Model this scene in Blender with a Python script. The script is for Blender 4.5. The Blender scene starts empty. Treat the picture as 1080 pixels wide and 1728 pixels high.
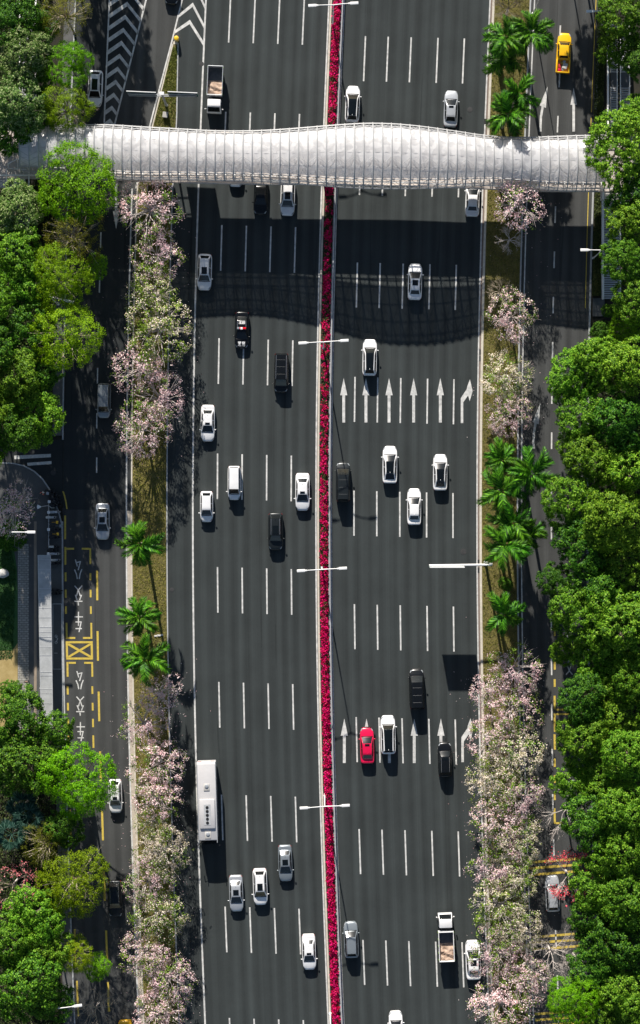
import bpy, bmesh, math, random
import numpy as np
from mathutils import Vector, Matrix

scene = bpy.context.scene
COL = scene.collection
rad = math.radians

# ------------------------------------------------------------------ camera, sky, sun, exposure
PX = 12.8            # survey scale: plan units per metre
CAM_H = 280.0        # flying height of the camera

cam_data = bpy.data.cameras.new("camera")
cam_data.sensor_fit = 'AUTO'
cam_data.sensor_width = 36.0
cam_data.lens = 36.0 * CAM_H / (1728.0 / PX)
cam_data.clip_end = 3000.0
cam = bpy.data.objects.new("camera", cam_data)
cam.location = (0, 0, CAM_H)
cam.rotation_euler = (0, 0, 0)
COL.objects.link(cam)
scene.camera = cam

SUN_EL = rad(26.5)
SUN_DIR = Vector((-0.172 * math.cos(SUN_EL), 0.985 * math.cos(SUN_EL), math.sin(SUN_EL))).normalized()

world = bpy.data.worlds.new("World")
scene.world = world
world.use_nodes = True
wn = world.node_tree.nodes
wl = world.node_tree.links
wn.clear()
sky = wn.new("ShaderNodeTexSky")
sky.sky_type = 'NISHITA'
sky.sun_disc = False
sky.sun_elevation = SUN_EL
sky.sun_rotation = math.atan2(SUN_DIR.x, SUN_DIR.y)
sky.air_density = 1.0
sky.dust_density = 0.6
sky.ozone_density = 1.0
bg = wn.new("ShaderNodeBackground")
bg.inputs["Strength"].default_value = 0.055
wo = wn.new("ShaderNodeOutputWorld")
wl.new(sky.outputs[0], bg.inputs[0])
wl.new(bg.outputs[0], wo.inputs[0])

sun_data = bpy.data.lights.new("sun", 'SUN')
sun_data.energy = 4.8
sun_data.angle = rad(0.5)
sun_data.color = (1.0, 0.94, 0.86)
sun = bpy.data.objects.new("sun", sun_data)
sun.location = (0, 0, 400)
sun.rotation_euler = SUN_DIR.to_track_quat('Z', 'Y').to_euler()
COL.objects.link(sun)

vs = scene.view_settings
vs.view_transform = 'Standard'
vs.look = 'None'
vs.exposure = 0.85
vs.gamma = 1.0
vs.use_curve_mapping = False
scene.cycles.max_bounces = 6
scene.cycles.transparent_max_bounces = 12

# ------------------------------------------------------------------ plan helpers
def G(px, py):
    "plan position on the ground -> metres"
    return ((px - 540.0) / PX, (864.0 - py) / PX)

def P(px, py, z):
    "survey position of something seen at height z -> metres"
    k = 1.0 - z / CAM_H
    return ((px - 540.0) / PX * k, (864.0 - py) / PX * k)

_sp = np.array([[-60, 24.5], [0, 21.8], [100, 18], [200, 14], [300, 9.5], [420, 5.6], [570, 2.8], [700, 1.4], [950, 0],
                [1100, 1.3], [1250, 4.2], [1400, 8.6], [1560, 14.2], [1728, 20.5], [1790, 23]], float)
_pf = np.polyfit((_sp[:, 0] - 864) / 864, _sp[:, 1], 5)
def S(py):
    "sideways bend of the road at plan row py"
    q = min(max(py, -60.0), 1790.0)
    v = float(np.polyval(_pf, (q - 864) / 864))
    if py < -60: v += (-60 - py) * 0.045
    if py > 1790: v += (py - 1790) * 0.04
    return v

# ------------------------------------------------------------------ materials
def new_mat(name):
    m = bpy.data.materials.new(name)
    m.use_nodes = True
    nt = m.node_tree
    nt.nodes.clear()
    out = nt.nodes.new("ShaderNodeOutputMaterial")
    return m, nt, out

def pmat(name, col, rough=0.6, metal=0.0, noise=0.0, scale=3.0, coat=0.0, spec=0.5, bump=0.0, col2=None, emit=None, detail=4.0):
    m, nt, out = new_mat(name)
    b = nt.nodes.new("ShaderNodeBsdfPrincipled")
    b.inputs["Roughness"].default_value = rough
    b.inputs["Metallic"].default_value = metal
    b.inputs["Coat Weight"].default_value = coat
    b.inputs["Specular IOR Level"].default_value = spec
    b.inputs["Base Color"].default_value = (*col, 1)
    nt.links.new(b.outputs[0], out.inputs[0])
    if noise > 0 or bump > 0 or col2 is not None:
        tc = nt.nodes.new("ShaderNodeTexCoord")
        no = nt.nodes.new("ShaderNodeTexNoise")
        no.inputs["Scale"].default_value = scale
        no.inputs["Detail"].default_value = detail
        no.inputs["Roughness"].default_value = 0.65
        nt.links.new(tc.outputs["Object"], no.inputs["Vector"])
        r = nt.nodes.new("ShaderNodeValToRGB")
        r.color_ramp.elements[0].position = 0.3
        r.color_ramp.elements[1].position = 0.7
        c2 = col2 if col2 is not None else tuple(min(1, c * (1 + noise)) for c in col)
        c1 = col if col2 is not None else tuple(c * (1 - noise) for c in col)
        r.color_ramp.elements[0].color = (*c1, 1)
        r.color_ramp.elements[1].color = (*c2, 1)
        nt.links.new(no.outputs["Fac"], r.inputs["Fac"])
        nt.links.new(r.outputs[0], b.inputs["Base Color"])
        if bump > 0:
            bp = nt.nodes.new("ShaderNodeBump")
            bp.inputs["Strength"].default_value = bump
            bp.inputs["Distance"].default_value = 0.05
            nt.links.new(no.outputs["Fac"], bp.inputs["Height"])
            nt.links.new(bp.outputs[0], b.inputs["Normal"])
    return m

def asphalt(name, base, warm=1.0, streak=0.32):
    m, nt, out = new_mat(name)
    N = nt.nodes.new; L = nt.links.new
    b = N("ShaderNodeBsdfPrincipled")
    b.inputs["Roughness"].default_value = 0.85
    b.inputs["Specular IOR Level"].default_value = 0.25
    uv = N("ShaderNodeUVMap"); uv.uv_map = "track"
    mp = N("ShaderNodeMapping"); mp.inputs["Scale"].default_value = (1.0, 0.003, 1)
    L(uv.outputs[0], mp.inputs[0])
    n1 = N("ShaderNodeTexNoise"); n1.inputs["Scale"].default_value = 0.9; n1.inputs["Detail"].default_value = 4; n1.inputs["Roughness"].default_value = 0.6
    L(mp.outputs[0], n1.inputs["Vector"])
    # regular wheel paths along the lanes
    wv = N("ShaderNodeTexWave"); wv.wave_type = 'BANDS'; wv.bands_direction = 'X'
    wv.inputs["Scale"].default_value = 0.194; wv.inputs["Distortion"].default_value = 0.8; wv.inputs["Detail"].default_value = 1
    L(mp.outputs[0], wv.inputs["Vector"])
    n2 = N("ShaderNodeTexNoise"); n2.inputs["Scale"].default_value = 9.0; n2.inputs["Detail"].default_value = 8; n2.inputs["Roughness"].default_value = 0.75
    tc = N("ShaderNodeTexCoord")
    L(tc.outputs["Object"], n2.inputs["Vector"])
    n3 = N("ShaderNodeTexNoise"); n3.inputs["Scale"].default_value = 0.16; n3.inputs["Detail"].default_value = 7; n3.inputs["Roughness"].default_value = 0.62
    L(tc.outputs["Object"], n3.inputs["Vector"])
    # thin seams
    mp2 = N("ShaderNodeMapping"); mp2.inputs["Scale"].default_value = (1.0, 0.004, 1)
    L(uv.outputs[0], mp2.inputs[0])
    n4 = N("ShaderNodeTexNoise"); n4.inputs["Scale"].default_value = 0.8; n4.inputs["Detail"].default_value = 0
    L(mp2.outputs[0], n4.inputs["Vector"])
    def math_(op, a, bb):
        q = N("ShaderNodeMath"); q.operation = op
        for i, v in enumerate((a, bb)):
            if isinstance(v, (int, float)): q.inputs[i].default_value = v
            else: L(v, q.inputs[i])
        return q.outputs[0]
    s1 = math_('MULTIPLY', math_('SUBTRACT', n1.outputs["Fac"], 0.5), streak * 3.2)
    s2 = math_('MULTIPLY', math_('SUBTRACT', wv.outputs["Fac"], 0.5), streak * 0.95)
    s3 = math_('MULTIPLY', math_('SUBTRACT', n2.outputs["Fac"], 0.5), 0.75)
    s4 = math_('MULTIPLY', math_('SUBTRACT', n3.outputs["Fac"], 0.5), 0.75)
    seam = math_('ABSOLUTE', math_('SUBTRACT', n4.outputs["Fac"], 0.55), 0)
    seam = math_('MULTIPLY', math_('LESS_THAN', seam, 0.0035), -0.28)
    tot = math_('ADD', math_('ADD', math_('ADD', s1, s2), math_('ADD', s3, s4)), math_('ADD', seam, 1.0))
    vm = N("ShaderNodeVectorMath"); vm.operation = 'SCALE'
    vm.inputs[0].default_value = base
    L(tot, vm.inputs["Scale"])
    L(vm.outputs[0], b.inputs["Base Color"])
    bp = N("ShaderNodeBump"); bp.inputs["Strength"].default_value = 0.25; bp.inputs["Distance"].default_value = 0.02
    L(n2.outputs["Fac"], bp.inputs["Height"]); L(bp.outputs[0], b.inputs["Normal"])
    L(b.outputs[0], out.inputs[0])
    return m

def leafmat(name, c1, c2, c3, trans=0.3, rough=0.55):
    m, nt, out = new_mat(name)
    N = nt.nodes.new; L = nt.links.new
    g = N("ShaderNodeNewGeometry")
    r = N("ShaderNodeValToRGB")
    r.color_ramp.elements[0].color = (*c1, 1); r.color_ramp.elements[0].position = 0.05
    r.color_ramp.elements[1].color = (*c3, 1); r.color_ramp.elements[1].position = 0.95
    e = r.color_ramp.elements.new(0.5); e.color = (*c2, 1)
    L(g.outputs["Random Per Island"], r.inputs[0])
    oi = N("ShaderNodeObjectInfo")
    hs = N("ShaderNodeHueSaturation")
    mr = N("ShaderNodeMapRange"); mr.inputs["To Min"].default_value = 0.484; mr.inputs["To Max"].default_value = 0.506
    L(oi.outputs["Random"], mr.inputs[0]); L(mr.outputs[0], hs.inputs["Hue"])
    mr2 = N("ShaderNodeMapRange"); mr2.inputs["To Min"].default_value = 0.78; mr2.inputs["To Max"].default_value = 1.2
    wn_ = N("ShaderNodeTexWhiteNoise"); wn_.noise_dimensions = '1D'
    L(oi.outputs["Random"], wn_.inputs["W"]); L(wn_.outputs["Value"], mr2.inputs[0]); L(mr2.outputs[0], hs.inputs["Value"])
    L(r.outputs[0], hs.inputs["Color"])
    d = N("ShaderNodeBsdfPrincipled"); d.inputs["Roughness"].default_value = rough; d.inputs["Specular IOR Level"].default_value = 0.18
    t = N("ShaderNodeBsdfTranslucent")
    L(hs.outputs[0], d.inputs["Base Color"]); L(hs.outputs[0], t.inputs["Color"])
    mx = N("ShaderNodeMixShader"); mx.inputs[0].default_value = trans
    L(d.outputs[0], mx.inputs[1]); L(t.outputs[0], mx.inputs[2]); L(mx.outputs[0], out.inputs[0])
    return m

M = {}
M['asphalt'] = asphalt("asphalt_main", (0.0320, 0.0380, 0.0382))
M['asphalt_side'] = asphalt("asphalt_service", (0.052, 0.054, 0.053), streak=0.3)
M['asphalt_new_and_shade'] = asphalt("asphalt_new_and_shade", (0.026, 0.030, 0.031), streak=0.12)  # newer surfacing; also colours in the shade beside the chevrons
M['asphalt_path'] = asphalt("asphalt_path", (0.095, 0.098, 0.098), streak=0.12)
M['soil'] = pmat("soil", (0.012, 0.012, 0.008), 0.95, scale=1.5, col2=(0.030, 0.026, 0.014), bump=0.5)
M['soil_verge'] = pmat("verge_soil", (0.085, 0.075, 0.020), 0.95, scale=0.9, col2=(0.17, 0.14, 0.040), bump=0.4, detail=8)
M['soil_green'] = pmat("island_soil", (0.06, 0.075, 0.015), 0.95, scale=0.9, col2=(0.13, 0.125, 0.035), bump=0.4, detail=8)
M['lawn'] = pmat("lawn", (0.018, 0.075, 0.02), 0.95, scale=0.7, col2=(0.05, 0.12, 0.03), bump=0.4, detail=8)
M['drylawn'] = pmat("dry_lawn", (0.30, 0.22, 0.08), 0.95, scale=1.2, col2=(0.42, 0.32, 0.14), bump=0.3, detail=8)
M['mark'] = pmat("road_paint_white", (0.33, 0.33, 0.32), 0.7, scale=1.6, col2=(0.70, 0.69, 0.66), detail=10)
M['markworn'] = pmat("road_paint_worn", (0.34, 0.34, 0.33), 0.75, scale=4.0, col2=(0.60, 0.60, 0.57), detail=10)
M['markyellow'] = pmat("road_paint_yellow", (0.42, 0.31, 0.04), 0.75, scale=4.0, col2=(0.62, 0.46, 0.08), detail=10)
M['kerb'] = pmat("kerb_concrete", (0.44, 0.40, 0.33), 0.85, scale=2.5, col2=(0.62, 0.57, 0.48), bump=0.2, detail=6)
M['kerbgrey'] = pmat("kerb_granite", (0.30, 0.31, 0.31), 0.8, scale=3.0, col2=(0.42, 0.43, 0.43), detail=6)
M['gutter'] = pmat("gutter_concrete", (0.36, 0.31, 0.25), 0.9, scale=2.0, col2=(0.52, 0.46, 0.38), detail=8)
M['gutter_brown'] = pmat('gutter_brown', (0.15, 0.115, 0.095), 0.9, scale=2.0, col2=(0.22, 0.17, 0.14), detail=8)
M['paving'] = pmat("paving", (0.07, 0.072, 0.072), 0.85, scale=1.3, col2=(0.11, 0.11, 0.108), detail=8)
M['brown'] = pmat("brown_strip", (0.24, 0.19, 0.14), 0.85, scale=1.3, col2=(0.31, 0.25, 0.19))
def brickmat():
    m, nt, out = new_mat("brick_paving")
    N = nt.nodes.new; L = nt.links.new
    b = N("ShaderNodeBsdfPrincipled"); b.inputs["Roughness"].default_value = 0.85
    tc = N("ShaderNodeTexCoord")
    br = N("ShaderNodeTexBrick")
    br.inputs["Scale"].default_value = 1.0
    br.inputs["Brick Width"].default_value = 0.6; br.inputs["Row Height"].default_value = 0.3
    br.inputs["Mortar Size"].default_value = 0.035; br.inputs["Bias"].default_value = -0.1
    br.inputs["Color1"].default_value = (0.27, 0.26, 0.23, 1); br.inputs["Color2"].default_value = (0.34, 0.33, 0.30, 1)
    br.inputs["Mortar"].default_value = (0.13, 0.125, 0.11, 1)
    L(tc.outputs["Object"], br.inputs["Vector"]); L(br.outputs[0], b.inputs["Base Color"]); L(b.outputs[0], out.inputs[0])
    return m
M['brick'] = brickmat()
M['steel'] = pmat("galvanised_steel", (0.55, 0.56, 0.57), 0.45, 0.35, noise=0.15, scale=2.0)
M['steeldark'] = pmat("dark_steel", (0.10, 0.105, 0.11), 0.5, 0.2)
M['whitemetal'] = pmat("white_painted_metal", (0.78, 0.77, 0.75), 0.4, noise=0.06, scale=2.0)
M['greypaint'] = pmat("grey_painted_metal", (0.40, 0.41, 0.42), 0.45, noise=0.1, scale=2.0)
M['concrete'] = pmat("concrete", (0.34, 0.33, 0.31), 0.85, scale=1.2, col2=(0.46, 0.44, 0.41), bump=0.15, detail=8)
M['deck'] = pmat("deck_paving", (0.42, 0.37, 0.33), 0.8, scale=2.0, col2=(0.52, 0.46, 0.41))
M['black'] = pmat("black_plastic", (0.012, 0.012, 0.013), 0.5)
M['rubber'] = pmat("rubber", (0.018, 0.018, 0.018), 0.85)
M['rim'] = pmat("alloy", (0.5, 0.5, 0.52), 0.3, 0.9)
M['signback'] = pmat("sign_back", (0.20, 0.205, 0.21), 0.5, 0.3, noise=0.15, scale=1.0)
M['signface'] = pmat("sign_face_green", (0.02, 0.13, 0.08), 0.4)
M['yellowplastic'] = pmat("yellow_plastic", (0.80, 0.50, 0.02), 0.4, noise=0.08, scale=4)
M['stone'] = pmat("stone", (0.38, 0.37, 0.35), 0.85, scale=2.0, col2=(0.52, 0.51, 0.48), bump=0.4)
M['shelter'] = pmat("shelter_roof_panel", (0.30, 0.31, 0.31), 0.55, 0.1, scale=0.7, col2=(0.47, 0.48, 0.48), detail=10)
M['iron'] = pmat("cast_iron", (0.030, 0.030, 0.031), 0.7, noise=0.3, scale=8)
M['bark'] = pmat("bark", (0.10, 0.08, 0.058), 0.9, scale=6, col2=(0.20, 0.165, 0.12), bump=0.5)
M['barkpale'] = pmat("pale_bark", (0.33, 0.27, 0.19), 0.9, scale=6, col2=(0.48, 0.41, 0.31), bump=0.4)
M['barkgrey'] = pmat("grey_bark", (0.46, 0.40, 0.36), 0.9, scale=6, col2=(0.62, 0.56, 0.52), bump=0.4)
M['palmtrunk'] = pmat("palm_trunk", (0.19, 0.17, 0.14), 0.9, scale=4, col2=(0.30, 0.27, 0.23))
M['shaft'] = pmat("palm_crownshaft", (0.10, 0.20, 0.04), 0.5)
M['sand'] = pmat("sand_load", (0.20, 0.13, 0.09), 0.95, scale=1.9, col2=(0.52, 0.39, 0.30), bump=0.5, detail=9)
M['steelfloor'] = pmat("load_bed_floor", (0.055, 0.06, 0.065), 0.55, 0.4, scale=1.6, col2=(0.11, 0.115, 0.12), detail=8)
# vehicles
def paint(name, col, metal=0.0, rough=0.3, coat=0.4, spec=0.5):
    return pmat(name, col, rough, metal, coat=coat, spec=spec, noise=0.04, scale=1.5)
M['p_white'] = paint("paint_white", (0.75, 0.745, 0.74), rough=0.35)
M['p_silver'] = paint("paint_silver", (0.46, 0.48, 0.50), 0.35, 0.32)
M['p_greysilver'] = paint("paint_grey_silver", (0.24, 0.27, 0.29), 0.35, 0.32)
M['p_black'] = paint("paint_black", (0.005, 0.006, 0.007), rough=0.25, coat=0.0, spec=0.4)
M['p_darkgrey'] = paint("paint_dark_grey", (0.016, 0.020, 0.022), 0.2, 0.3, coat=0.0, spec=0.4)
M['p_red'] = paint("paint_red", (0.62, 0.004, 0.055))
M['p_yellow'] = paint("paint_yellow", (0.85, 0.47, 0.008))
M['p_green'] = paint("paint_green", (0.16, 0.25, 0.06))
M['p_blue'] = paint("paint_blue", (0.02, 0.06, 0.20))
def glass():
    m, nt, out = new_mat("car_glass")
    N = nt.nodes.new; L = nt.links.new
    b = N("ShaderNodeBsdfPrincipled")
    b.inputs["Base Color"].default_value = (0.004, 0.006, 0.007, 1)
    b.inputs["Roughness"].default_value = 0.15
    b.inputs["Specular IOR Level"].default_value = 0.5
    L(b.outputs[0], out.inputs[0])
    return m
M['glass'] = glass()
M['glass_side'] = pmat('car_side_glass', (0.012, 0.015, 0.017), 0.35, spec=0.12)
M['lens'] = pmat("head_lamp_lens", (0.30, 0.32, 0.34), 0.15, 0.2)
M['tail'] = pmat("tail_lamp_lens", (0.40, 0.008, 0.012), 0.2)
M['redlens'] = pmat("red_beacon_lens", (0.7, 0.01, 0.02), 0.2)
M['trim'] = pmat("bright_trim", (0.65, 0.66, 0.68), 0.25, 0.8)
# foliage
M['leaf_mid'] = leafmat("leaf_mid_green", (0.022, 0.082, 0.003), (0.086, 0.240, 0.006), (0.245, 0.435, 0.034), 0.28)
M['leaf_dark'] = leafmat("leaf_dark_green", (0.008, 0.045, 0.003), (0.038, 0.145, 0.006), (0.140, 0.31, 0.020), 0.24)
M['leaf_bright'] = leafmat("leaf_bright_green", (0.070, 0.210, 0.001), (0.150, 0.390, 0.002), (0.26, 0.53, 0.008), 0.4)
M['leaf_lime'] = leafmat("leaf_lime", (0.095, 0.190, 0.001), (0.195, 0.340, 0.002), (0.32, 0.47, 0.010), 0.4)
M['leaf_olive'] = leafmat("leaf_olive", (0.090, 0.110, 0.005), (0.165, 0.185, 0.010), (0.24, 0.26, 0.025), 0.4)
M['leaf_pale'] = leafmat("leaf_pale_grey_green", (0.035, 0.12, 0.010), (0.11, 0.25, 0.035), (0.38, 0.47, 0.20))
M['leaf_blossomtree'] = leafmat("leaf_blossom_tree", (0.050, 0.120, 0.006), (0.135, 0.26, 0.016), (0.28, 0.42, 0.06))
M['leaf_teal'] = leafmat("leaf_teal", (0.02, 0.07, 0.05), (0.05, 0.13, 0.10), (0.13, 0.24, 0.19))
M['leaf_palm'] = leafmat("leaf_palm", (0.006, 0.042, 0.002), (0.024, 0.120, 0.004), (0.12, 0.34, 0.014), 0.15, 0.5)
M['leaf_hedge'] = leafmat("leaf_hedge", (0.02, 0.04, 0.01), (0.045, 0.075, 0.018), (0.09, 0.11, 0.03))
M['petal_pink'] = leafmat("petal_pink", (0.56, 0.32, 0.33), (0.80, 0.58, 0.58), (0.93, 0.83, 0.81), 0.3)
M['petal_cream'] = leafmat("petal_cream", (0.50, 0.46, 0.24), (0.76, 0.66, 0.50), (0.90, 0.82, 0.76), 0.3)
M['petal_magenta'] = leafmat("petal_magenta", (0.46, 0.001, 0.045), (0.80, 0.002, 0.15), (0.95, 0.010, 0.27), 0.25)
M['petal_red'] = leafmat("petal_red", (0.45, 0.012, 0.03), (0.72, 0.04, 0.075), (0.82, 0.13, 0.16), 0.3)
M['petal_coral'] = leafmat("petal_coral", (0.65, 0.10, 0.10), (0.80, 0.24, 0.22), (0.85, 0.38, 0.35), 0.25)
M['grass_dry'] = leafmat("grass_dry", (0.085, 0.105, 0.010), (0.165, 0.170, 0.024), (0.32, 0.28, 0.07), 0.2)
M['grass_lawn'] = leafmat('grass_lawn', (0.012, 0.06, 0.010), (0.022, 0.10, 0.020), (0.05, 0.15, 0.03), 0.2)
M['grass_green'] = leafmat("grass_green", (0.07, 0.10, 0.012), (0.13, 0.16, 0.02), (0.22, 0.22, 0.05), 0.2)
def membrane():
    m, nt, out = new_mat("translucent_roof_sheet")
    N = nt.nodes.new; L = nt.links.new
    tc = N("ShaderNodeTexCoord")
    no = N("ShaderNodeTexNoise"); no.inputs["Scale"].default_value = 0.9; no.inputs["Detail"].default_value = 3; no.inputs["Distortion"].default_value = 0.6
    L(tc.outputs["Object"], no.inputs["Vector"])
    rr = N("ShaderNodeValToRGB")
    rr.color_ramp.elements[0].position = 0.46; rr.color_ramp.elements[0].color = (0.68, 0.685, 0.70, 1)
    rr.color_ramp.elements[1].position = 0.54; rr.color_ramp.elements[1].color = (0.92, 0.92, 0.925, 1)
    L(no.outputs["Fac"], rr.inputs[0])
    d = N("ShaderNodeBsdfPrincipled"); d.inputs["Roughness"].default_value = 0.27; d.inputs["Specular IOR Level"].default_value = 1.0
    L(rr.outputs[0], d.inputs["Base Color"])
    bp = N("ShaderNodeBump"); bp.inputs["Strength"].default_value = 0.12; bp.inputs["Distance"].default_value = 0.10
    n2 = N("ShaderNodeTexNoise"); n2.inputs["Scale"].default_value = 1.3; n2.inputs["Detail"].default_value = 2
    L(tc.outputs["Object"], n2.inputs["Vector"]); L(n2.outputs["Fac"], bp.inputs["Height"]); L(bp.outputs[0], d.inputs["Normal"])
    tl = N("ShaderNodeBsdfTranslucent"); tl.inputs["Color"].default_value = (0.9, 0.9, 0.91, 1)
    mx = N("ShaderNodeMixShader"); mx.inputs[0].default_value = 0.42
    L(d.outputs[0], mx.inputs[1]); L(tl.outputs[0], mx.inputs[2])
    tr = N("ShaderNodeBsdfTransparent"); tr.inputs["Color"].default_value = (0.9, 0.92, 0.93, 1)
    m2 = N("ShaderNodeMixShader"); m2.inputs[0].default_value = 0.16
    L(mx.outputs[0], m2.inputs[1]); L(tr.outputs[0], m2.inputs[2]); L(m2.outputs[0], out.inputs[0])
    return m
M['membrane'] = membrane()
M['skin'] = pmat("skin", (0.45, 0.28, 0.20), 0.6)
M['cloth_red'] = pmat("red_cloth", (0.45, 0.03, 0.03), 0.9)
M['cloth_dark'] = pmat("dark_cloth", (0.03, 0.03, 0.035), 0.9)
M['cloth_light'] = pmat("light_cloth", (0.55, 0.54, 0.50), 0.9)
M['hair'] = pmat("black_hair", (0.012, 0.010, 0.009), 0.6)

# ------------------------------------------------------------------ mesh builder
class MB:
    def __init__(s):
        s.v = []; s.f = []; s.m = []; s.mi = 0; s.uv = None
    def add(s, verts, faces):
        o = len(s.v)
        s.v += [tuple(v) for v in verts]
        s.f += [tuple(i + o for i in f) for f in faces]
        s.m += [s.mi] * len(faces)
    def box(s, c, d, rz=0.0, bevel=0.0):
        x, y, z = d[0] / 2, d[1] / 2, d[2] / 2
        if bevel <= 0:
            vs_ = [(i * x, j * y, k * z) for k in (-1, 1) for j in (-1, 1) for i in (-1, 1)]
            fs = [(0, 2, 3, 1), (4, 5, 7, 6), (0, 1, 5, 4), (2, 6, 7, 3), (0, 4, 6, 2), (1, 3, 7, 5)]
        else:
            bm = bmesh.new(); bmesh.ops.create_cube(bm, size=1.0)
            for v in bm.verts: v.co = Vector((v.co.x * d[0], v.co.y * d[1], v.co.z * d[2]))
            bmesh.ops.bevel(bm, geom=bm.edges[:], offset=bevel, segments=2, affect='EDGES', profile=0.5)
            bm.verts.index_update()
            vs_ = [tuple(v.co) for v in bm.verts]; fs = [tuple(v.index for v in f.verts) for f in bm.faces]
            bm.free()
        ca, sa = math.cos(rz), math.sin(rz)
        s.add([(c[0] + v[0] * ca - v[1] * sa, c[1] + v[0] * sa + v[1] * ca, c[2] + v[2]) for v in vs_], fs)
    def tube(s, pts, r, n=6, cap=True):
        pts = [Vector(p) for p in pts]
        if not hasattr(r, '__len__'): r = [r] * len(pts)
        rings = []
        ref = Vector((0, 0, 1))
        for i, p in enumerate(pts):
            a = pts[max(i - 1, 0)]; b = pts[min(i + 1, len(pts) - 1)]
            t = (b - a)
            t = t.normalized() if t.length > 1e-9 else Vector((0, 0, 1))
            rf = ref if abs(t.dot(ref)) < 0.95 else Vector((1, 0, 0))
            u = t.cross(rf).normalized(); w = t.cross(u).normalized()
            rings.append([p + (u * math.cos(2 * math.pi * k / n) + w * math.sin(2 * math.pi * k / n)) * r[i] for k in range(n)])
        vs_ = [v for ring in rings for v in ring]
        fs = []
        for i in range(len(pts) - 1):
            for k in range(n):
                fs.append((i * n + k, i * n + (k + 1) % n, (i + 1) * n + (k + 1) % n, (i + 1) * n + k))
        if cap:
            fs.append(tuple(range(n))[::-1]); fs.append(tuple((len(pts) - 1) * n + k for k in range(n)))
        s.add(vs_, fs)
    def loop(s, pts, r, n=5):
        pts = [Vector(p) for p in pts]; N = len(pts)
        vs_ = []
        for i, p in enumerate(pts):
            t = (pts[(i + 1) % N] - pts[i - 1]).normalized()
            u = t.cross(Vector((1, 0, 0))).normalized() if abs(t.x) < 0.95 else t.cross(Vector((0, 0, 1))).normalized()
            w = t.cross(u).normalized()
            vs_ += [p + (u * math.cos(2 * math.pi * k / n) + w * math.sin(2 * math.pi * k / n)) * r for k in range(n)]
        fs = [(i * n + k, i * n + (k + 1) % n, ((i + 1) % N) * n + (k + 1) % n, ((i + 1) % N) * n + k) for i in range(N) for k in range(n)]
        s.add(vs_, fs)
    def grid(s, rows):
        nr, nc = len(rows), len(rows[0])
        s.add([p for r in rows for p in r], [(i * nc + j, i * nc + j + 1, (i + 1) * nc + j + 1, (i + 1) * nc + j) for i in range(nr - 1) for j in range(nc - 1)])
    def prism(s, poly, z0, z1):
        n = len(poly)
        s.add([(p[0], p[1], z0) for p in poly] + [(p[0], p[1], z1) for p in poly],
              [tuple(range(n))[::-1], tuple(range(n, 2 * n))] + [(i, (i + 1) % n, n + (i + 1) % n, n + i) for i in range(n)])
    def sheet(s, poly, z):
        s.add([(p[0], p[1], z) for p in poly], [tuple(range(len(poly)))])
    def lathe(s, prof, c=(0, 0, 0), n=14):
        vs_ = []; fs = []
        for r, z in prof:
            vs_ += [(c[0] + r * math.cos(2 * math.pi * k / n), c[1] + r * math.sin(2 * math.pi * k / n), c[2] + z) for k in range(n)]
        for i in range(len(prof) - 1):
            fs += [(i * n + k, i * n + (k + 1) % n, (i + 1) * n + (k + 1) % n, (i + 1) * n + k) for k in range(n)]
        fs.append(tuple(range(n))[::-1]); fs.append(tuple((len(prof) - 1) * n + k for k in range(n)))
        s.add(vs_, fs)
    def mesh(s, name, mats, smooth=None):
        me = bpy.data.meshes.new(name)
        me.from_pydata(s.v, [], s.f)
        for m in (mats if isinstance(mats, (list, tuple)) else [mats]):
            me.materials.append(M[m] if isinstance(m, str) else m)
        if any(s.m): me.polygons.foreach_set("material_index", s.m)
        bm = bmesh.new(); bm.from_mesh(me); bmesh.ops.recalc_face_normals(bm, faces=bm.faces); bm.to_mesh(me); bm.free()
        if smooth is not None:
            me.polygons.foreach_set("use_smooth", [True] * len(me.polygons))
            me.set_sharp_from_angle(angle=rad(smooth))
        me.update()
        return me

def link(name, me, parent=None, loc=(0, 0, 0), rz=0.0, sc=None, kind=None, mat=None):
    o = bpy.data.objects.new(name, me)
    COL.objects.link(o)
    o.location = loc
    o.rotation_euler = (0, 0, rz)
    if sc is not None: o.scale = sc if hasattr(sc, '__len__') else (sc, sc, sc)
    if parent is not None: o.parent = parent
    if kind: o['kind'] = kind
    if mat is not None:
        o.material_slots[0].link = 'OBJECT'; o.material_slots[0].material = M[mat]
    return o

def part(name, mb, mats, parent=None, smooth=None, **k):
    return link(name, mb.mesh(name, mats, smooth), parent, **k)

def tag(o, label, cat, group=None):
    o['label'] = label; o['category'] = cat
    if group: o['group'] = group
    return o

def thing(name, label, cat, loc=(0, 0, 0), rz=0.0, group=None):
    o = bpy.data.objects.new(name, None); COL.objects.link(o)
    o.empty_display_size = 0.5
    o.location = loc; o.rotation_euler = (0, 0, rz)
    return tag(o, label, cat, group)

def copy_tree(o, parent=None):
    c = o.copy(); COL.objects.link(c)
    if parent is not None: c.parent = parent
    for ch in list(o.children): copy_tree(ch, c)
    return c

def structure(name, mb, mats, parent=None, smooth=None):
    o = part(name, mb, mats, parent, smooth)
    if parent is None: o['kind'] = 'structure'
    return o

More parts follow.
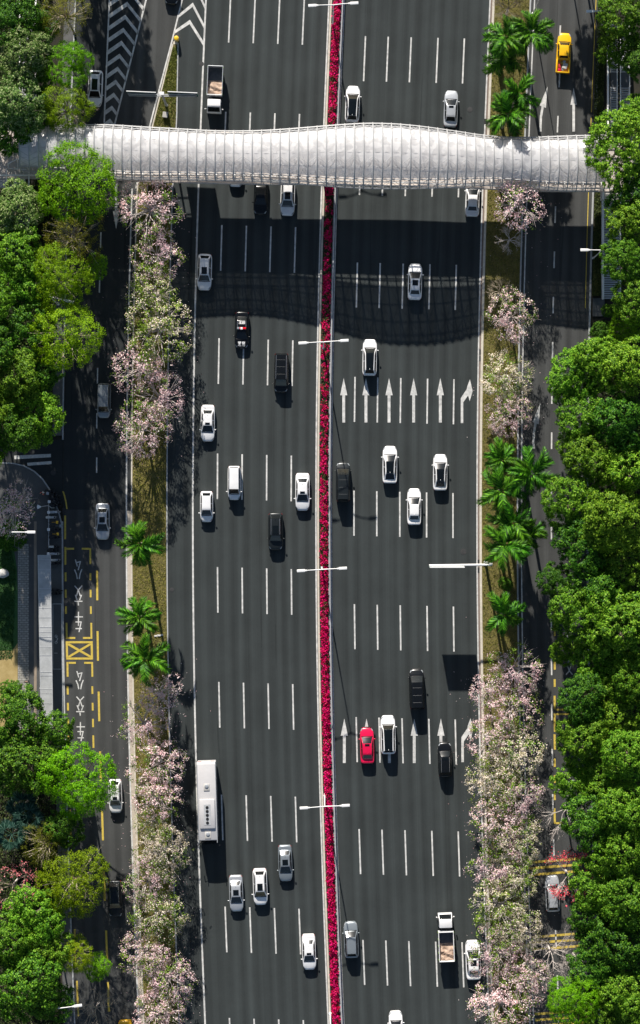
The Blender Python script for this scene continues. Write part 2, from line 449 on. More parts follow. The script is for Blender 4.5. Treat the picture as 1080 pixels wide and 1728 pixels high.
def band_mesh(name, fl, fr, py0, py1, z, mat, step=24.0, z0=None):
    "sheet (or solid band when z0 is given) between two plan lines, with track coordinates"
    n = max(1, int(math.ceil((py1 - py0) / step)))
    rows = np.linspace(py0, py1, n + 1)
    v = []; f = []; uv = []
    for p in rows:
        xl, y = G(fl(p), p); xr, _ = G(fr(p), p)
        off = S(p) / PX
        if z0 is None:
            v += [(xl, y, z), (xr, y, z)]; uv += [(xl - off, y), (xr - off, y)]
        else:
            v += [(xl, y, z0), (xl, y, z), (xr, y, z), (xr, y, z0)]; uv += [(xl - off, y)] * 2 + [(xr - off, y)] * 2
    k = 2 if z0 is None else 4
    for i in range(n):
        for j in range(k - 1):
            f.append((i * k + j, (i + 1) * k + j, (i + 1) * k + j + 1, i * k + j + 1))
    if z0 is not None:
        f.append((3, 2, 1, 0)); f.append((n * 4, n * 4 + 1, n * 4 + 2, n * 4 + 3))
    me = bpy.data.meshes.new(name); me.from_pydata(v, [], f)
    l = me.uv_layers.new(name="track")
    for lp in me.loops: l.data[lp.index].uv = uv[lp.vertex_index]
    me.materials.append(M[mat])
    bm = bmesh.new(); bm.from_mesh(me); bmesh.ops.recalc_face_normals(bm, faces=bm.faces)
    if z0 is None:
        for fc in bm.faces:
            if fc.normal.z < 0: fc.normal_flip()
    bm.to_mesh(me); bm.free()
    return me

def band(name, fl, fr, py0, py1, z, mat, parent=None, step=24.0, z0=None):
    if not callable(fl): a = fl; fl = lambda p, a=a: a + S(p)
    if not callable(fr): b = fr; fr = lambda p, b=b: b + S(p)
    o = link(name, band_mesh(name, fl, fr, py0, py1, z, mat, step, z0), parent)
    if parent is None: o['kind'] = 'structure'
    return o
# ------------------------------------------------------------------ ground, roads, verges
mb = MB(); mb.box((0, 0, -0.53), (2400, 2400, 1.0)); structure('ground', mb, 'soil')
TOP, BOT = -1400, 3100
main_road = band('main_road', 282, 811, TOP, BOT, 0.02, 'asphalt')
left_service = band('left_service_road', 107, lambda p: (282 if p < 318 else 223) + S(p), TOP, BOT, 0.02, 'asphalt_side', step=12)
right_service = band('right_service_road', 874, 990, TOP, BOT, 0.02, 'asphalt_side')
band('darker_asphalt_and_shade', 107.5, 221, 322, 860, 0.028, 'asphalt_new_and_shade', parent=left_service)
band('darker_asphalt_and_shade', 107.5, lambda p: 176 + S(p) if p > 205 else 163 + (190 - p) * 0.33 + S(p) * 0.6, -120, 320, 0.028, 'asphalt_new_and_shade', parent=left_service)  # tree shade north of the footbridge put into the road colour
mb = MB(); mb.sheet([G(-1200, 742), G(106, 742), G(106, 850), G(-1200, 850)], 0.012); structure('side_road', mb, 'asphalt_new_and_shade')

# left verge, its tip is the grass island between the carriageway and the slip road
def verge_l(p):
    if p < 318: return np.interp(p, [72, 213, 318], [293.5, 258.5, 232.5])
    return 223.5 + S(p)
def verge_r(p):
    return np.interp(p, [72, 200, 318], [299.5, 297.3, 290.5]) if p < 318 else 281 + S(p)
band('grass_verge', verge_l, verge_r, 74, BOT, 0.13, 'soil_verge', step=12, z0=-0.05)
band('left_kerb', lambda p: verge_r(p), lambda p: verge_r(p) + 2.0, 74, BOT, 0.15, 'kerbgrey', step=12, z0=-0.05)
band('left_kerb', lambda p: verge_l(p) - 2.2, lambda p: verge_l(p), 74, BOT, 0.15, 'kerb', step=12, z0=-0.05)
mb = MB(); mb.prism([G(292, 75), G(292.6, 70.5), G(296, 68.5), G(299.8, 70), G(302, 75)], -0.05, 0.16); structure('left_kerb', mb, 'kerb')
band('gutter', 214.9, 221.2, 862, BOT, 0.030, 'gutter', parent=left_service)
# right verge
band('grass_verge', 813, 872, TOP, BOT, 0.13, 'soil_verge', z0=-0.05)
band('right_kerb', 809.2, 813, TOP, BOT, 0.15, 'kerb', z0=-0.05)
band('right_kerb', 872, 874.6, TOP, BOT, 0.15, 'kerbgrey', z0=-0.05)
band('gutter', 806.4, 809.1, TOP, BOT, 0.030, 'gutter_brown', parent=main_road)
# median planter
band('planter_soil', 538.5, 554, TOP, BOT, 0.22, 'soil', z0=-0.05)
band('median_kerb', 535.4, 538.5, TOP, BOT, 0.24, 'kerb', z0=-0.05)
band('median_kerb', 554, 555.4, TOP, BOT, 0.24, 'kerbgrey', z0=-0.05)
# outer kerbs and planting strips
band('outer_kerb', 104.6, 107, 880, BOT, 0.15, 'kerbgrey', z0=-0.05)
band('outer_kerb', 104.6, 107, TOP, 742, 0.15, 'kerbgrey', z0=-0.05)
band('outer_kerb', 990, 993, TOP, BOT, 0.15, 'kerbgrey', z0=-0.05)
band('pavement', 88, 104.6, TOP, 735, 0.13, 'paving', z0=-0.05)
band('pavement', 88, 104.6, 1244, BOT, 0.13, 'paving', z0=-0.05)
mb = MB(); mb.prism([G(1000, 503), G(1020, 503), G(1020, 534), G(1000, 534)], -0.05, 0.14); structure('pavement', mb, 'paving')

# bus stop plaza with its rounded corner
corner = [(-300, 782), (0, 782), (22, 783), (40, 787), (57, 796), (71, 809), (82, 825), (92, 848), (99, 868), (103, 884), (104.4, 905), (104.4, 1243), (-300, 1243)]
mb = MB(); mb.prism([G(*p) for p in corner][::-1], -0.05, 0.13); plaza = structure('plaza_pavement', mb, 'asphalt_path')
inn = [(-300, 782), (0, 782), (22, 783), (40, 787), (57, 796), (71, 809), (82, 825), (92, 848), (99, 868), (103, 884), (104.4, 905), (104.4, 1243)]
ot = []
for i, p in enumerate(inn):
    a = Vector(inn[max(i - 1, 0)]); b = Vector(inn[min(i + 1, len(inn) - 1)]); t = (b - a).normalized()
    ot.append((p[0] + t.y * 2.2, p[1] - t.x * 2.2))
mb = MB()
for i in range(len(inn) - 1):
    mb.prism([G(*inn[i]), G(*ot[i]), G(*ot[i + 1]), G(*inn[i + 1])], -0.05, 0.155)
structure('plaza_kerb', mb, 'kerbgrey')
def flat(name, poly, z, mat, parent=None):
    mb = MB(); mb.sheet([G(*p) for p in poly][::-1], z)
    return structure(name, mb, mat, parent)
def rect(x0, y0, x1, y1): return [(x0, y0), (x1, y0), (x1, y1), (x0, y1)]
flat('brick_path', rect(30.5, 918, 49, 1243), 0.136, 'brick', plaza)
flat('brown_strip', rect(57.5, 880, 62, 1243), 0.136, 'brown', plaza)
flat('lawn', [(-300, 890), (10, 890), (22, 915), (29, 960), (30, 1000), (30, 1100), (-300, 1100)], 0.137, 'lawn', plaza)
flat('dry_lawn', [(-300, 1098), (21, 1098), (30, 1085), (30, 1243), (-300, 1243)], 0.141, 'drylawn', plaza)

# ------------------------------------------------------------------ painted markings (children of the road they lie on)
ZM = 0.036
def mark(name, poly, parent, mat='mark', z=ZM):
    mb = MB(); mb.sheet([G(*p) for p in poly], z)
    me = mb.mesh(name, mat)
    if me.polygons[0].normal.z < 0: me.flip_normals()
    return link(name, me, parent)
def dash(px, y0, y1, w, parent, mat='mark', name='lane_dash'):
    "dash at survey column px (already bent), following the road"
    b0, b1 = S(y0), S(y1); m_ = S((y0 + y1) / 2)
    a0 = px + b0 - m_; a1 = px + b1 - m_
    return mark(name, [(a0 - w / 2, y0), (a1 - w / 2, y1), (a1 + w / 2, y1), (a0 + w / 2, y0)], parent, mat)
band('edge_line', 324.2, 327.0, TOP, BOT, ZM, 'mark', main_road)
band('edge_line', 532.2, 534.6, TOP, BOT, ZM, 'mark', main_road)
band('edge_line', 558.4, 560.6, TOP, BOT, ZM, 'mark', main_road)
band('edge_line', 804.0, 806.3, TOP, BOT, ZM, 'mark', main_road)
band('edge_line', 212.4, 214.8, 318, BOT, ZM, 'mark', left_service)
band('edge_line', 879.2, 881.2, TOP, BOT, ZM, 'mark', right_service)
band('edge_line', 983.2, 984.6, TOP, 520, ZM, 'markyellow', right_service)
starts_l = [-4, 190, 381, 572, 766.5, 958, 1152, 1342, 1531, 1719]
for i, x0 in enumerate((367, 408.5, 450, 491.5)):
    for y0 in [-196] + starts_l:
        y0 = y0 + (i - 1) * 1.2
        ym = y0 + 38
        dash(x0 + S(ym), y0, y0 + 77, 2.45, main_road)
for i, x0 in enumerate((597.5, 636, 674.8, 720, 764.5)):
    for y0 in [-127, 63, 255, 445, 638, 830, 1021.5, 1212, 1401, 1588, 1778]:
        y0 = y0 + (i - 2) * 1.0
        dash(x0 + S(y0 + 38), y0, y0 + 76, 2.45, main_road)
def arrow(px, y0, y1, parent, head=29, hw=6, sw=2.4, lean=0.0, down=False, mat='mark', name='lane_arrow'):
    f = (lambda x, y: (px + x + (y1 - y) / (y1 - y0) * lean, y)) if not down else (lambda x, y: (px + x, y0 + y1 - y))
    return mark(name, [f(0, y0), f(-hw, y0 + head), f(-sw, y0 + head), f(-sw, y1), f(sw, y1), f(sw, y0 + head), f(hw, y0 + head)], parent, mat)
for y0, xs in ((638, (580, 617.5, 656.5, 698, 743)), (1212.5, (581, 618.5, 657, 699, 744))):
    for k, x in enumerate(xs):
        arrow(x, y0, y0 + 75, main_road, mat='markworn' if k == 3 else 'mark')
for x, y0 in ((779.5, 640), (780.5, 1212)):
    mark('turn_arrow', [(x - 2, y0 + 74), (x - 2, y0 + 32), (x + 8, y0 + 17), (x + 7, y0 + 7) if False else (x + 9, y0 + 12), (x + 13.5, y0),
                        (x + 18, y0 + 20), (x + 13, y0 + 37), (x + 10.5, y0 + 27), (x + 2.2, y0 + 39), (x + 2.2, y0 + 74)], main_road)
# right service road arrows and dashes
arrow(968, 148, 222, right_service, head=29, hw=5.6, sw=2.2)
def bent(px, y0, y1, par, mat='mark'):
    mark('bend_arrow', [(px + 6, y0), (px - 7.5, y0 + 32), (px - 4.2, y0 + 33.5), (px - 7, y0 + 50), (px - 8, y1), (px - 4.2, y1), (px - 3.4, y0 + 52), (px - 0.4, y0 + 35), (px + 3.2, y0 + 36)], par, mat)
bent(918, 146, 222, right_service)
bent(906, 680, 757, right_service, 'markworn')
for k, y0 in enumerate(np.arange(43 - 76.3 * 2, 1760, 76.3)):
    x = np.interp(y0, [43, 119, 195, 347, 500, 673, 807, 1037, 1191, 1343, 1418, 1569, 1645, 1750], [945, 944, 941, 937, 933.5, 931, 930.5, 930.4, 931, 933, 934.5, 938, 941, 944])
    dash(x, y0, y0 + 28, 2.4, right_service)
for y0, y1 in ((1015, 1035), (1053, 1073), (1116, 1130), (1146, 1159), (1174, 1197), (1204, 1235), (1239, 1265), (1280, 1294), (1308, 1321), (1338, 1350), (1364, 1390)):
    dash(936, y0, y1, 3.4, right_service, 'markyellow', 'bay_dash')
for y, x1 in ((1197.5, 957), (1205, 960), (1389, 950), (1234, 955)):
    mark('bay_line', [(937.8, y - 1.6), (937.8, y + 1.6), (x1, y + 1.6), (x1, y - 1.6)], right_service, 'markyellow')
for ys in ((1453, 1463, 1474), (1579, 1589, 1600), (1709, 1719, 1729)):
    for y in ys:
        x0 = 882.5 + S(y); x1 = x0 + 89
        mark('slow_bar', [(x0, y + .5), (x0, y + 4.5), (x1, y - 2.5), (x1, y - 6.5)], right_service, 'markyellow')
# left service road
for y0 in (392, 468, 545, 621, 697, 772):
    dash(np.interp(y0, [392, 468, 545, 621, 697, 772], [170, 168, 166, 164.6, 163.4, 163.2]), y0, y0 + 26, 2.2, left_service, 'markworn')
for y0, x in ((963, 164), (1065, 165), (1167, 167), (1268, 169.5), (1368, 173), (1470, 176), (1570, 180), (1657, 183), (1760, 188)):
    dash(x, y0, y0 + 50, 3.4, left_service, 'markyellow', 'lane_dash')
for y0, x in ((1366, 119), (1468, 123), (1568, 127), (1655, 131)):
    dash(x, y0, y0 + 60, 3.0, left_service, 'markyellow', 'bay_dash')
arrow(196, 310, 387, left_service, head=31, hw=5.6, sw=2.2, down=True)
for y0, y1, x in ((870, 910, 110), (923, 953, 110.4), (966, 981, 110.8), (995, 1009, 111), (1023, 1036, 111.5), (1051, 1078, 112.5), (1117, 1142, 114), (1158, 1172, 114.3), (1186, 1199, 114.7), (1214, 1227, 115.2), (1241, 1262, 115.8)):
    dash(x, y0, y1, 3.2, left_service, 'markyellow', 'bay_dash')
for y0, y1, x in ((925, 952, 152.4), (967, 979, 152.8), (995, 1008, 153), (1023, 1036, 153.4), (1051, 1078, 154.2), (1117, 1142, 155.7), (1158, 1171, 155.9), (1186, 1199, 156.4), (1213, 1227, 157), (1241, 1262, 157.6)):
    dash(x, y0, y1, 3.0, left_service, 'markyellow', 'bay_dash')
for y, a, b in ((926, 112, 125), (926, 138, 151), (1076.5, 114.5, 127), (1076.5, 140, 152.5), (1118.5, 116, 128), (1118.5, 142, 154)):
    mark('bay_line', [(a, y - 1.6), (a, y + 1.6), (b, y + 1.6), (b, y - 1.6)], left_service, 'markyellow')
for pl in ([(111, 1082), (111, 1085.5), (156.5, 1085.5), (156.5, 1082)], [(112, 1109.5), (112, 1113), (157, 1113), (157, 1109.5)],
           [(111, 1085.6), (111.5, 1109.4), (115, 1109.4), (114.5, 1085.6)], [(153, 1085.6), (153.5, 1109.4), (157, 1109.4), (156.5, 1085.6)]):
    mark('box_marking', pl, left_service, 'markyellow')
mark('box_marking', [(114.6, 1086), (114.8, 1089), (151, 1109.3), (153.3, 1109.3), (153.3, 1106.5), (117.5, 1086)], left_service, 'markyellow')
mark('box_marking', [(153, 1086), (150.6, 1086), (115.2, 1106.8), (115.2, 1109.2), (118, 1109.2), (152.9, 1088.8)], left_service, 'markyellow', ZM + .004)
mb = MB()
cv = [(101.5, 829), (104, 836), (106.3, 846), (108.3, 859)]
for i in range(3):
    a, b = cv[i], cv[i + 1]
    mb.sheet([G(a[0] + 3.6, a[1]), G(b[0] + 3.6, b[1]), G(b[0] + 6, b[1]), G(a[0] + 6, a[1])], ZM)
part('kerb_line', mb, 'markyellow', left_service)
for p in ([(24, 769), (24.5, 775), (86, 771.5), (86, 765.8)], [(46, 781), (46.5, 786), (87, 783), (87, 778)]):
    mark('crossing_bar', p, left_service, 'markworn')
# characters painted on the bus lane
GLY = {'gong': [[(.36, .98), (.26, .72), (.06, .5)], [(.62, .98), (.72, .74), (.94, .52)], [(.5, .52), (.22, .08), (.74, .14)], [(.62, .32), (.84, .0)]],
       'jiao': [[(.5, 1), (.53, .87)], [(.04, .8), (.96, .8)], [(.34, .72), (.12, .48)], [(.66, .72), (.88, .48)], [(.72, .5), (.5, .2), (.08, 0)], [(.28, .5), (.5, .22), (.94, 0)]],
       'che': [[(.16, .84), (.86, .84)], [(.46, 1), (.2, .5)], [(.2, .5), (.86, .5)], [(.02, .24), (.98, .24)], [(.54, .68), (.54, 0)]]}
def stroke(mb, pts, w, z, tf):
    for i in range(len(pts) - 1):
        a, b = Vector(pts[i]), Vector(pts[i + 1]); a = Vector(tf(*a)); b = Vector(tf(*b))
        t = (b - a).normalized(); n = Vector((-t.y, t.x)) * w / 2; e = t * w * 0.35
        zz = z + 0.0006 * (len(mb.f) % 7)
        mb.sheet([a - e + n, a - e - n, b + e - n, b + e + n], zz)
def road_char(key, px, y0, y1, w, parent, up=False, mat='mark'):
    mb = MB()
    for st in GLY[key]:
        if up: tf = lambda x, y: G(px - w / 2 + x * w, y1 - y * (y1 - y0))
        else: tf = lambda x, y: G(px + w / 2 - x * w, y0 + y * (y1 - y0))
        stroke(mb, st, 0.145, ZM, tf)
    return part('road_lettering', mb, mat, parent)
for k, px, y0, y1 in (('gong', 132, 945, 977), ('jiao', 132.4, 989, 1021), ('che', 133, 1033, 1066), ('gong', 134.5, 1133, 1163), ('jiao', 135.5, 1176, 1207), ('che', 136.3, 1219, 1250)):
    road_char(k, px, y0, y1, 13.5, left_service)
for k, px, y0, y1 in (('che', 960, 1064, 1088), ('jiao', 960.5, 1110, 1138), ('gong', 961, 1160, 1186), ('gong', 963, 1356, 1378), ('jiao', 962, 1312, 1336)):
    road_char(k, px, y0, y1, 12, right_service, up=True, mat='markworn')
# chevron areas
L0, R0 = lambda y: 184.6 - y * 0.042, lambda y: 246.5 - y * 0.2525
mark('gore_line', [(L0(-160) - 1.2, -160), (L0(208) - 1.2, 208), (L0(208) + 1.2, 208), (L0(-160) + 1.2, -160)], left_service)
mark('gore_line', [(R0(-160) - 1.4, -160), (R0(240) - 1.4, 240), (R0(240) + 1.4, 240), (R0(-160) + 1.4, -160)], left_service)
def chevron(ap, l, r, th, parent):
    mark('chevron', [ap, l, (l[0], l[1] + th), (ap[0], ap[1] + th), (r[0], r[1] + th), r], parent)
for k in range(13):
    ya = 3 + (k - 3) * 21.9
    ax = (L0(ya) * 0.5 + R0(ya) * 0.5) - 0.4
    hl = (ax - L0(ya)) * 0.68; hr = (R0(ya) - ax) * 0.92
    yl_, yr_ = ya + hl, ya + hr
    chevron((ax, ya), (L0(yl_) + 1.2, yl_), (R0(yr_) - 1.0, yr_), 7.6, left_service)
GL = lambda y: np.interp(y, [-160, 0, 75, 213, 318], [348, 307.3, 288.8, 252.6, 229.4])
band('gore_line', lambda p: GL(p) - 1.3, lambda p: GL(p) + 1.3, -160, 318, ZM, 'mark', left_service)
for ya, ax in ((-28, 330), (4.5, 325.5), (33.5, 320.5)):
    hl = 17 if ya > 20 else 19
    xl = GL(ya + hl) + 1.4; xr = 324.4 + S(ya + 40)
    mark('chevron', [(ax, ya), (xl, ya + hl), (xl - 1.6, ya + hl + 6.5), (ax - 0.6, ya + 7.2), (xr, ya + 44), (xr, ya + 36)], main_road, z=ZM + .004)
# cycle bay on the plaza
mb = MB()
for a, b in (((89.5, 1019), (104.0, 1019)), ((89.5, 1019), (89.5, 1129)), ((104.0, 1019), (104.0, 1129)), ((89.5, 1129), (104.0, 1129)), ((92, 1102), (97, 1102))):
    stroke(mb, [a, b], 0.07, 0.142, lambda x, y: G(x, y))
for cy in (1073.5, 1084):
    pts = [(95 + 2 * math.cos(t), cy + 2 * math.sin(t)) for t in np.linspace(0, 2 * math.pi, 11)]
    stroke(mb, pts, 0.06, 0.142, lambda x, y: G(x, y))
stroke(mb, [(95, 1073.5), (97, 1078), (95, 1084), (98, 1077)], 0.06, 0.142, lambda x, y: G(x, y))
part('cycle_bay_marking', mb, 'markworn', plaza)

# ------------------------------------------------------------------ covers and drains
for px, py, r, lab in ((782, 931, 5.2, 'round dark manhole cover in the right lane opposite the cantilever sign'), (793, 185, 4.5, 'round manhole cover near the palms north of the footbridge'),
                       (290, 995, 3.6, 'round manhole cover on the left shoulder below the upper single palm'), (141, 679, 4.6, 'round cover in the shaded left service road beside the silver van'),
                       (90, 798, 4.6, 'round cover at the dark junction beside the plaza corner'), (340, 108, 4.2, 'round cover beside the left edge line near the dump truck'),
                       (790, 1318, 4.5, 'round cover by the blossom trees behind the black sedan'), (149, 1429, 5.4, 'round cover in the shaded left service road below the white car')):
    x, y = G(px, py)
    mb = MB(); mb.lathe([(r / PX, -0.02), (r / PX, 0.012), (r / PX * 0.9, 0.016), (0.02, 0.016)], n=18)
    tag(part('manhole_cover', mb, 'iron', loc=(x, y, 0.024), smooth=40), lab, 'manhole cover', 'round covers in the roadway')
for px, py, lab in ((808.4, 949, 'black drain grate by the kerb under the cantilever sign arm'), (808.6, 962, 'black drain grate by the kerb just below the cantilever sign arm'), (286, 890, 'drain grate by the left verge kerb, upper of two'),
                    (286, 902, 'drain grate by the left verge kerb, lower of two'), (301.5, 126, 'drain grate beside the grass island, two chambers'), (811, 594, 'upper black drain grate by the right kerb below the bridge shadow'),
                    (811, 605, 'lower black drain grate by the right kerb below the bridge shadow'), (819, 205, 'drain grate by the right kerb just above the footbridge'), (107.8, 862, 'dark drain box at the end of the curved yellow line'), (999, 194, 'drain grate at the right service road kerb near the stairs')):
    x, y = G(px, py)
    mb = MB(); mb.box((0, 0, 0), (0.40, 0.72, 0.04))
    for k in range(6): mb.box((0, -0.28 + k * 0.112, 0.026), (0.34, 0.045, 0.02))
    tag(part('drain_grate', mb, 'iron', loc=(x, y, 0.028)), lab, 'drain', 'drain grates along the kerbs')

# ------------------------------------------------------------------ median guard rail
def railing(name, label, x0, py0, py1, h, mat, postgap=21.2, rails=(0.95, 0.5), r=0.06):
    t = thing(name, label, 'guard rail', (0, 0, 0))
    n = int((py1 - py0) / 24)
    for z in rails:
        pts = [(*G(x0 + S(p), p), z * h) for p in np.linspace(py0, py1, n + 1)]
        mb = MB(); mb.tube(pts, r, 5); part('rail', mb, mat, t)
    mb = MB(); mb.box((0, 0, h / 2), (0.09, 0.09, h)); pm = mb.mesh('post', mat)
    for p in np.arange(py0, py1 + 0.1, postgap):
        x, y = G(x0 + S(p), p)
        link('post', pm, t, (x, y, 0))
    return t
railing('guard_rail', 'grey steel guard rail along the east side of the flower-filled median', 556.6, -60, 1790, 0.85, 'steel', r=0.085)
railing('guard_rail', 'low grey tube rail on the plaza edge behind the parked scooters', 83.5, 846, 925, 0.7, 'greypaint', postgap=13, rails=(0.95,), r=0.07)

# ------------------------------------------------------------------ street lamps
def lamp(base, h, arms, label, group='street lamps', arm_rise=0.35, r=0.11, kind='street lamp'):
    x, y = base
    t = thing('street_lamp', label, 'street lamp', (x, y, 0), 0, group)
    mb = MB(); mb.lathe([(0.20, 0), (0.20, 0.35), (r, 0.4), (r * 0.55, h)], n=10); part('pole', mb, 'whitemetal', t, 40)
    for (dx, dy) in arms:
        d = Vector((dx, dy)); L = d.length; u = d / L
        mb = MB(); mb.tube([(0, 0, h - 0.12), (u.x * L * .5, u.y * L * .5, h - 0.12 + arm_rise * .7), (u.x * L, u.y * L, h - 0.12 + arm_rise)], [0.07, 0.06, 0.05], 6); part('arm', mb, 'whitemetal', t, 60)
        mb = MB()
        mb.box((0, 0, 0), (1.05, 0.36, 0.13), bevel=0.05); mb.box((-0.6, 0, 0), (0.35, 0.2, 0.1), bevel=0.03)
        hd = part('lamp_head', mb, 'whitemetal', t, 40, loc=(u.x * (L + 0.6), u.y * (L + 0.6), h - 0.12 + arm_rise), rz=math.atan2(u.y, u.x))
        mb = MB(); mb.box((0.05, 0, -0.075), (0.8, 0.28, 0.03)); part('lens', mb, 'lens', hd)
    return t
HM = 11.2
for px, py, lab in ((562.5, 8, 'twin-arm street lamp on the median north of the footbridge at the top edge'), (546, 577, 'twin-arm median street lamp just below the footbridge shadow'),
                    (543.3, 961, 'twin-arm median street lamp level with the cantilever sign'), (548, 1361, 'twin-arm median street lamp among bright magenta flowers above the lower cars'), (558, 1745, 'twin-arm median street lamp at the bottom edge, only its pole in view')):
    b = P(px, py, HM)
    lamp(b, HM, [(2.05, 0.12), (-2.05, -0.12)], lab, 'twin-arm lamps on the median')
for (px, py), (hx, hy), h, lab in (((93, 150), (118, 156), 10.2, 'single-arm lamp reaching over green trees beside the white car above the footbridge'), ((82, 500), (110, 507), 10.2, 'single-arm lamp among the lime green trees left of the service road'),
                                   ((20, 898), (45, 898), 10.2, 'single-arm lamp beside the pink blossom tree on the plaza'), ((98, 1702), (124, 1698), 10.2, 'single-arm lamp at the bottom left beside the dark trees'),
                                   ((1030, 18), (1004, 19), 8.7, 'single-arm lamp over the right service road at the top right stairs'), ((1016, 422), (994, 422), 8.7, 'single-arm lamp by the lower right footbridge stairs'),
                                   ((911, -4), (930, -8), 9.0, 'single-arm lamp pole leaning in at the top edge beside the palms')):
    b = P(px, py, h); e = P(hx, hy, h)
    lamp(b, h, [(e[0] - b[0], e[1] - b[1])], lab, 'single-arm lamps on the service roads', arm_rise=0.25, r=0.09)
b = P(83, 852, 3.6); e = P(74, 854.5, 3.6)
t = thing('post_lamp', 'short post with a white fan shaped head over the scooter row', 'post lamp', (*G(92, 857), 0))
mb = MB(); mb.tube([(0, 0, 0), (0, 0, 3.2), (-0.35, 0.3, 3.55), (-1.35, 0.15, 3.6)], [0.06, 0.05, 0.045, 0.04], 6); part('pole', mb, 'greypaint', t, 60)
mb = MB(); mb.prism([(-1.3, 0.2), (-1.3, 0.06), (-1.75, -0.18), (-1.85, 0.1), (-1.75, 0.42)], 3.56, 3.66); part('lamp_head', mb, 'whitemetal', t)

# ------------------------------------------------------------------ gantry signs
gx, gy = G(280.5, 178)
t = thing('sign_gantry', 'T shaped sign gantry on the grass island between the carriageways', 'sign gantry', (gx, gy, 0))
mb = MB(); mb.lathe([(0.35, 0), (0.35, 0.12), (0.17, 0.14), (0.13, 8.0)], n=12); part('post', mb, 'greypaint', t, 40)
mb = MB(); mb.box((0, 0, 8.02), (0.62, 0.42, 0.14), bevel=0.04); part('post_cap', mb, 'whitemetal', t)
tl = P(213, 160, 7.9); tr_ = P(333, 166, 7.9)
for (xa, xb, sgn) in ((tl[0] - gx, -0.75, -1), (0.75, tr_[0] - gx, 1)):
    w = xb - xa; c = (xa + xb) / 2; yo = -0.06 * (c / 4.5)
    mb = MB(); mb.box((0, 0, 0), (w, 0.06, 2.3)); pn = part('sign_panel', mb, 'signface', t, loc=(c, 0.22 + yo, 6.75), rz=-0.045)
    mb = MB()
    for zz in (-1.0, -0.35, 0.3, 1.0): mb.box((0, -0.07, zz), (w * 0.98, 0.07, 0.09))
    for xx in np.linspace(-w * .45, w * .45, 4): mb.box((xx, -0.14, 0), (0.08, 0.06, 2.2))
    part('panel_frame', mb, 'signback', pn)
    mb = MB(); mb.box((0, 0, 1.17), (w, 0.1, 0.04)); part('panel_edge', mb, 'whitemetal', pn)
    for zz in (6.2, 7.3):
        mb = MB(); mb.tube([(0, 0, zz), (c + sgn * w * 0.45, 0.06 + yo, zz)], 0.07, 6); part('arm', mb, 'greypaint', t)
mx, my = P(828, 952, 8.4)
t = thing('sign_gantry', 'cantilever sign gantry with its long arm over the right lane', 'sign gantry', (mx, my, 0))
mb = MB(); mb.lathe([(0.4, 0), (0.4, 0.12), (0.19, 0.14), (0.15, 8.5)], n=12); part('mast', mb, 'whitemetal', t, 40)
mb = MB(); mb.lathe([(0.05, 0), (0.19, 0.08), (0.24, 0.22), (0.18, 0.38), (0.03, 0.44)], n=12); part('mast_ball', mb, 'whitemetal', t, 60, loc=(0, 0, 8.48))
ex = P(725, 955, 8)[0] - mx
for zz in (8.1, 6.7):
    mb = MB(); mb.tube([(0, -0.1, zz), (ex, -0.18, zz)], [0.13, 0.10], 8); part('arm', mb, 'whitemetal', t, 60)
x1 = P(783, 957, 7)[0] - mx
w = x1 - ex
mb = MB(); mb.box((0, 0, 0), (w, 0.09, 2.35)); pn = part('sign_panel', mb, 'signface', t, loc=((ex + x1) / 2, -0.40, 7.15), rz=0)
mb = MB()
mb.box((0, 0.02, 1.2), (w, 0.16, 0.05))
for zz in (-1.0, -0.3, 0.4, 1.0): mb.box((0, 0.08, zz), (w * .98, 0.07, 0.1))
part('panel_frame', mb, 'whitemetal', pn)

# crash drum and island furniture
x, y = G(298.4, 67)
t = thing('crash_drum', 'round yellow crash drum at the tip of the grass island', 'crash drum', (x, y, 0.02))
mb = MB(); mb.lathe([(0.30, 0), (0.33, 0.05), (0.31, 0.45), (0.33, 0.5), (0.32, 0.95), (0.28, 1.05), (0.14, 1.10), (0.01, 1.11)], n=20); part('drum', mb, 'yellowplastic', t, 40)
mb = MB(); mb.lathe([(0.318, 0.55), (0.337, 0.56), (0.335, 0.75), (0.318, 0.76)], n=20); part('reflective_band', mb, 'whitemetal', t, 40)
x, y = G(279.5, 195)
t = thing('utility_box', 'small pale utility box standing in the island grass', 'utility box', (x, y, 0.13), -0.1)
mb = MB(); mb.box((0, 0, 0.25), (0.62, 0.66, 0.5), bevel=0.05); part('cabinet', mb, 'stone', t)
mb = MB(); mb.box((0, 0, 0.52), (0.70, 0.74, 0.05), bevel=0.02); part('lid', mb, 'concrete', t)

# ------------------------------------------------------------------ footbridge
M['ribpaint'] = pmat('rib_paint', (0.40, 0.40, 0.40), 0.45, noise=0.08)
RIB = 15.6
xs = np.arange(36, 1023, RIB)
ex_ = [20, 60, 180, 235, 300, 350, 400, 450, 500, 540, 600, 640, 700, 760, 800, 820, 870, 920, 960, 1030]
yup = [216, 212, 209, 213, 216, 219, 220, 219, 216, 213, 209, 208, 212, 220, 225, 229, 231, 230, 228, 227]
ylo = [290, 292, 300, 303, 302, 303, 303, 306, 309, 313, 318, 319, 319, 316, 313, 311, 313, 319, 321, 322]
bh = [2.2, 2.3, 2.35, 2.3, 2.2, 2.1, 2.1, 2.25, 2.45, 2.7, 2.95, 3.0, 2.95, 2.7, 2.45, 2.3, 2.15, 2.2, 2.3, 2.3]
from math import sin, cos
def smooth_interp(x, xp, fp):
    return float(np.mean([np.interp(x + d, xp, fp) for d in (-26, -14, 0, 14, 26)]))
ZB = 5.3
KB = 1 - 8.0 / CAM_H
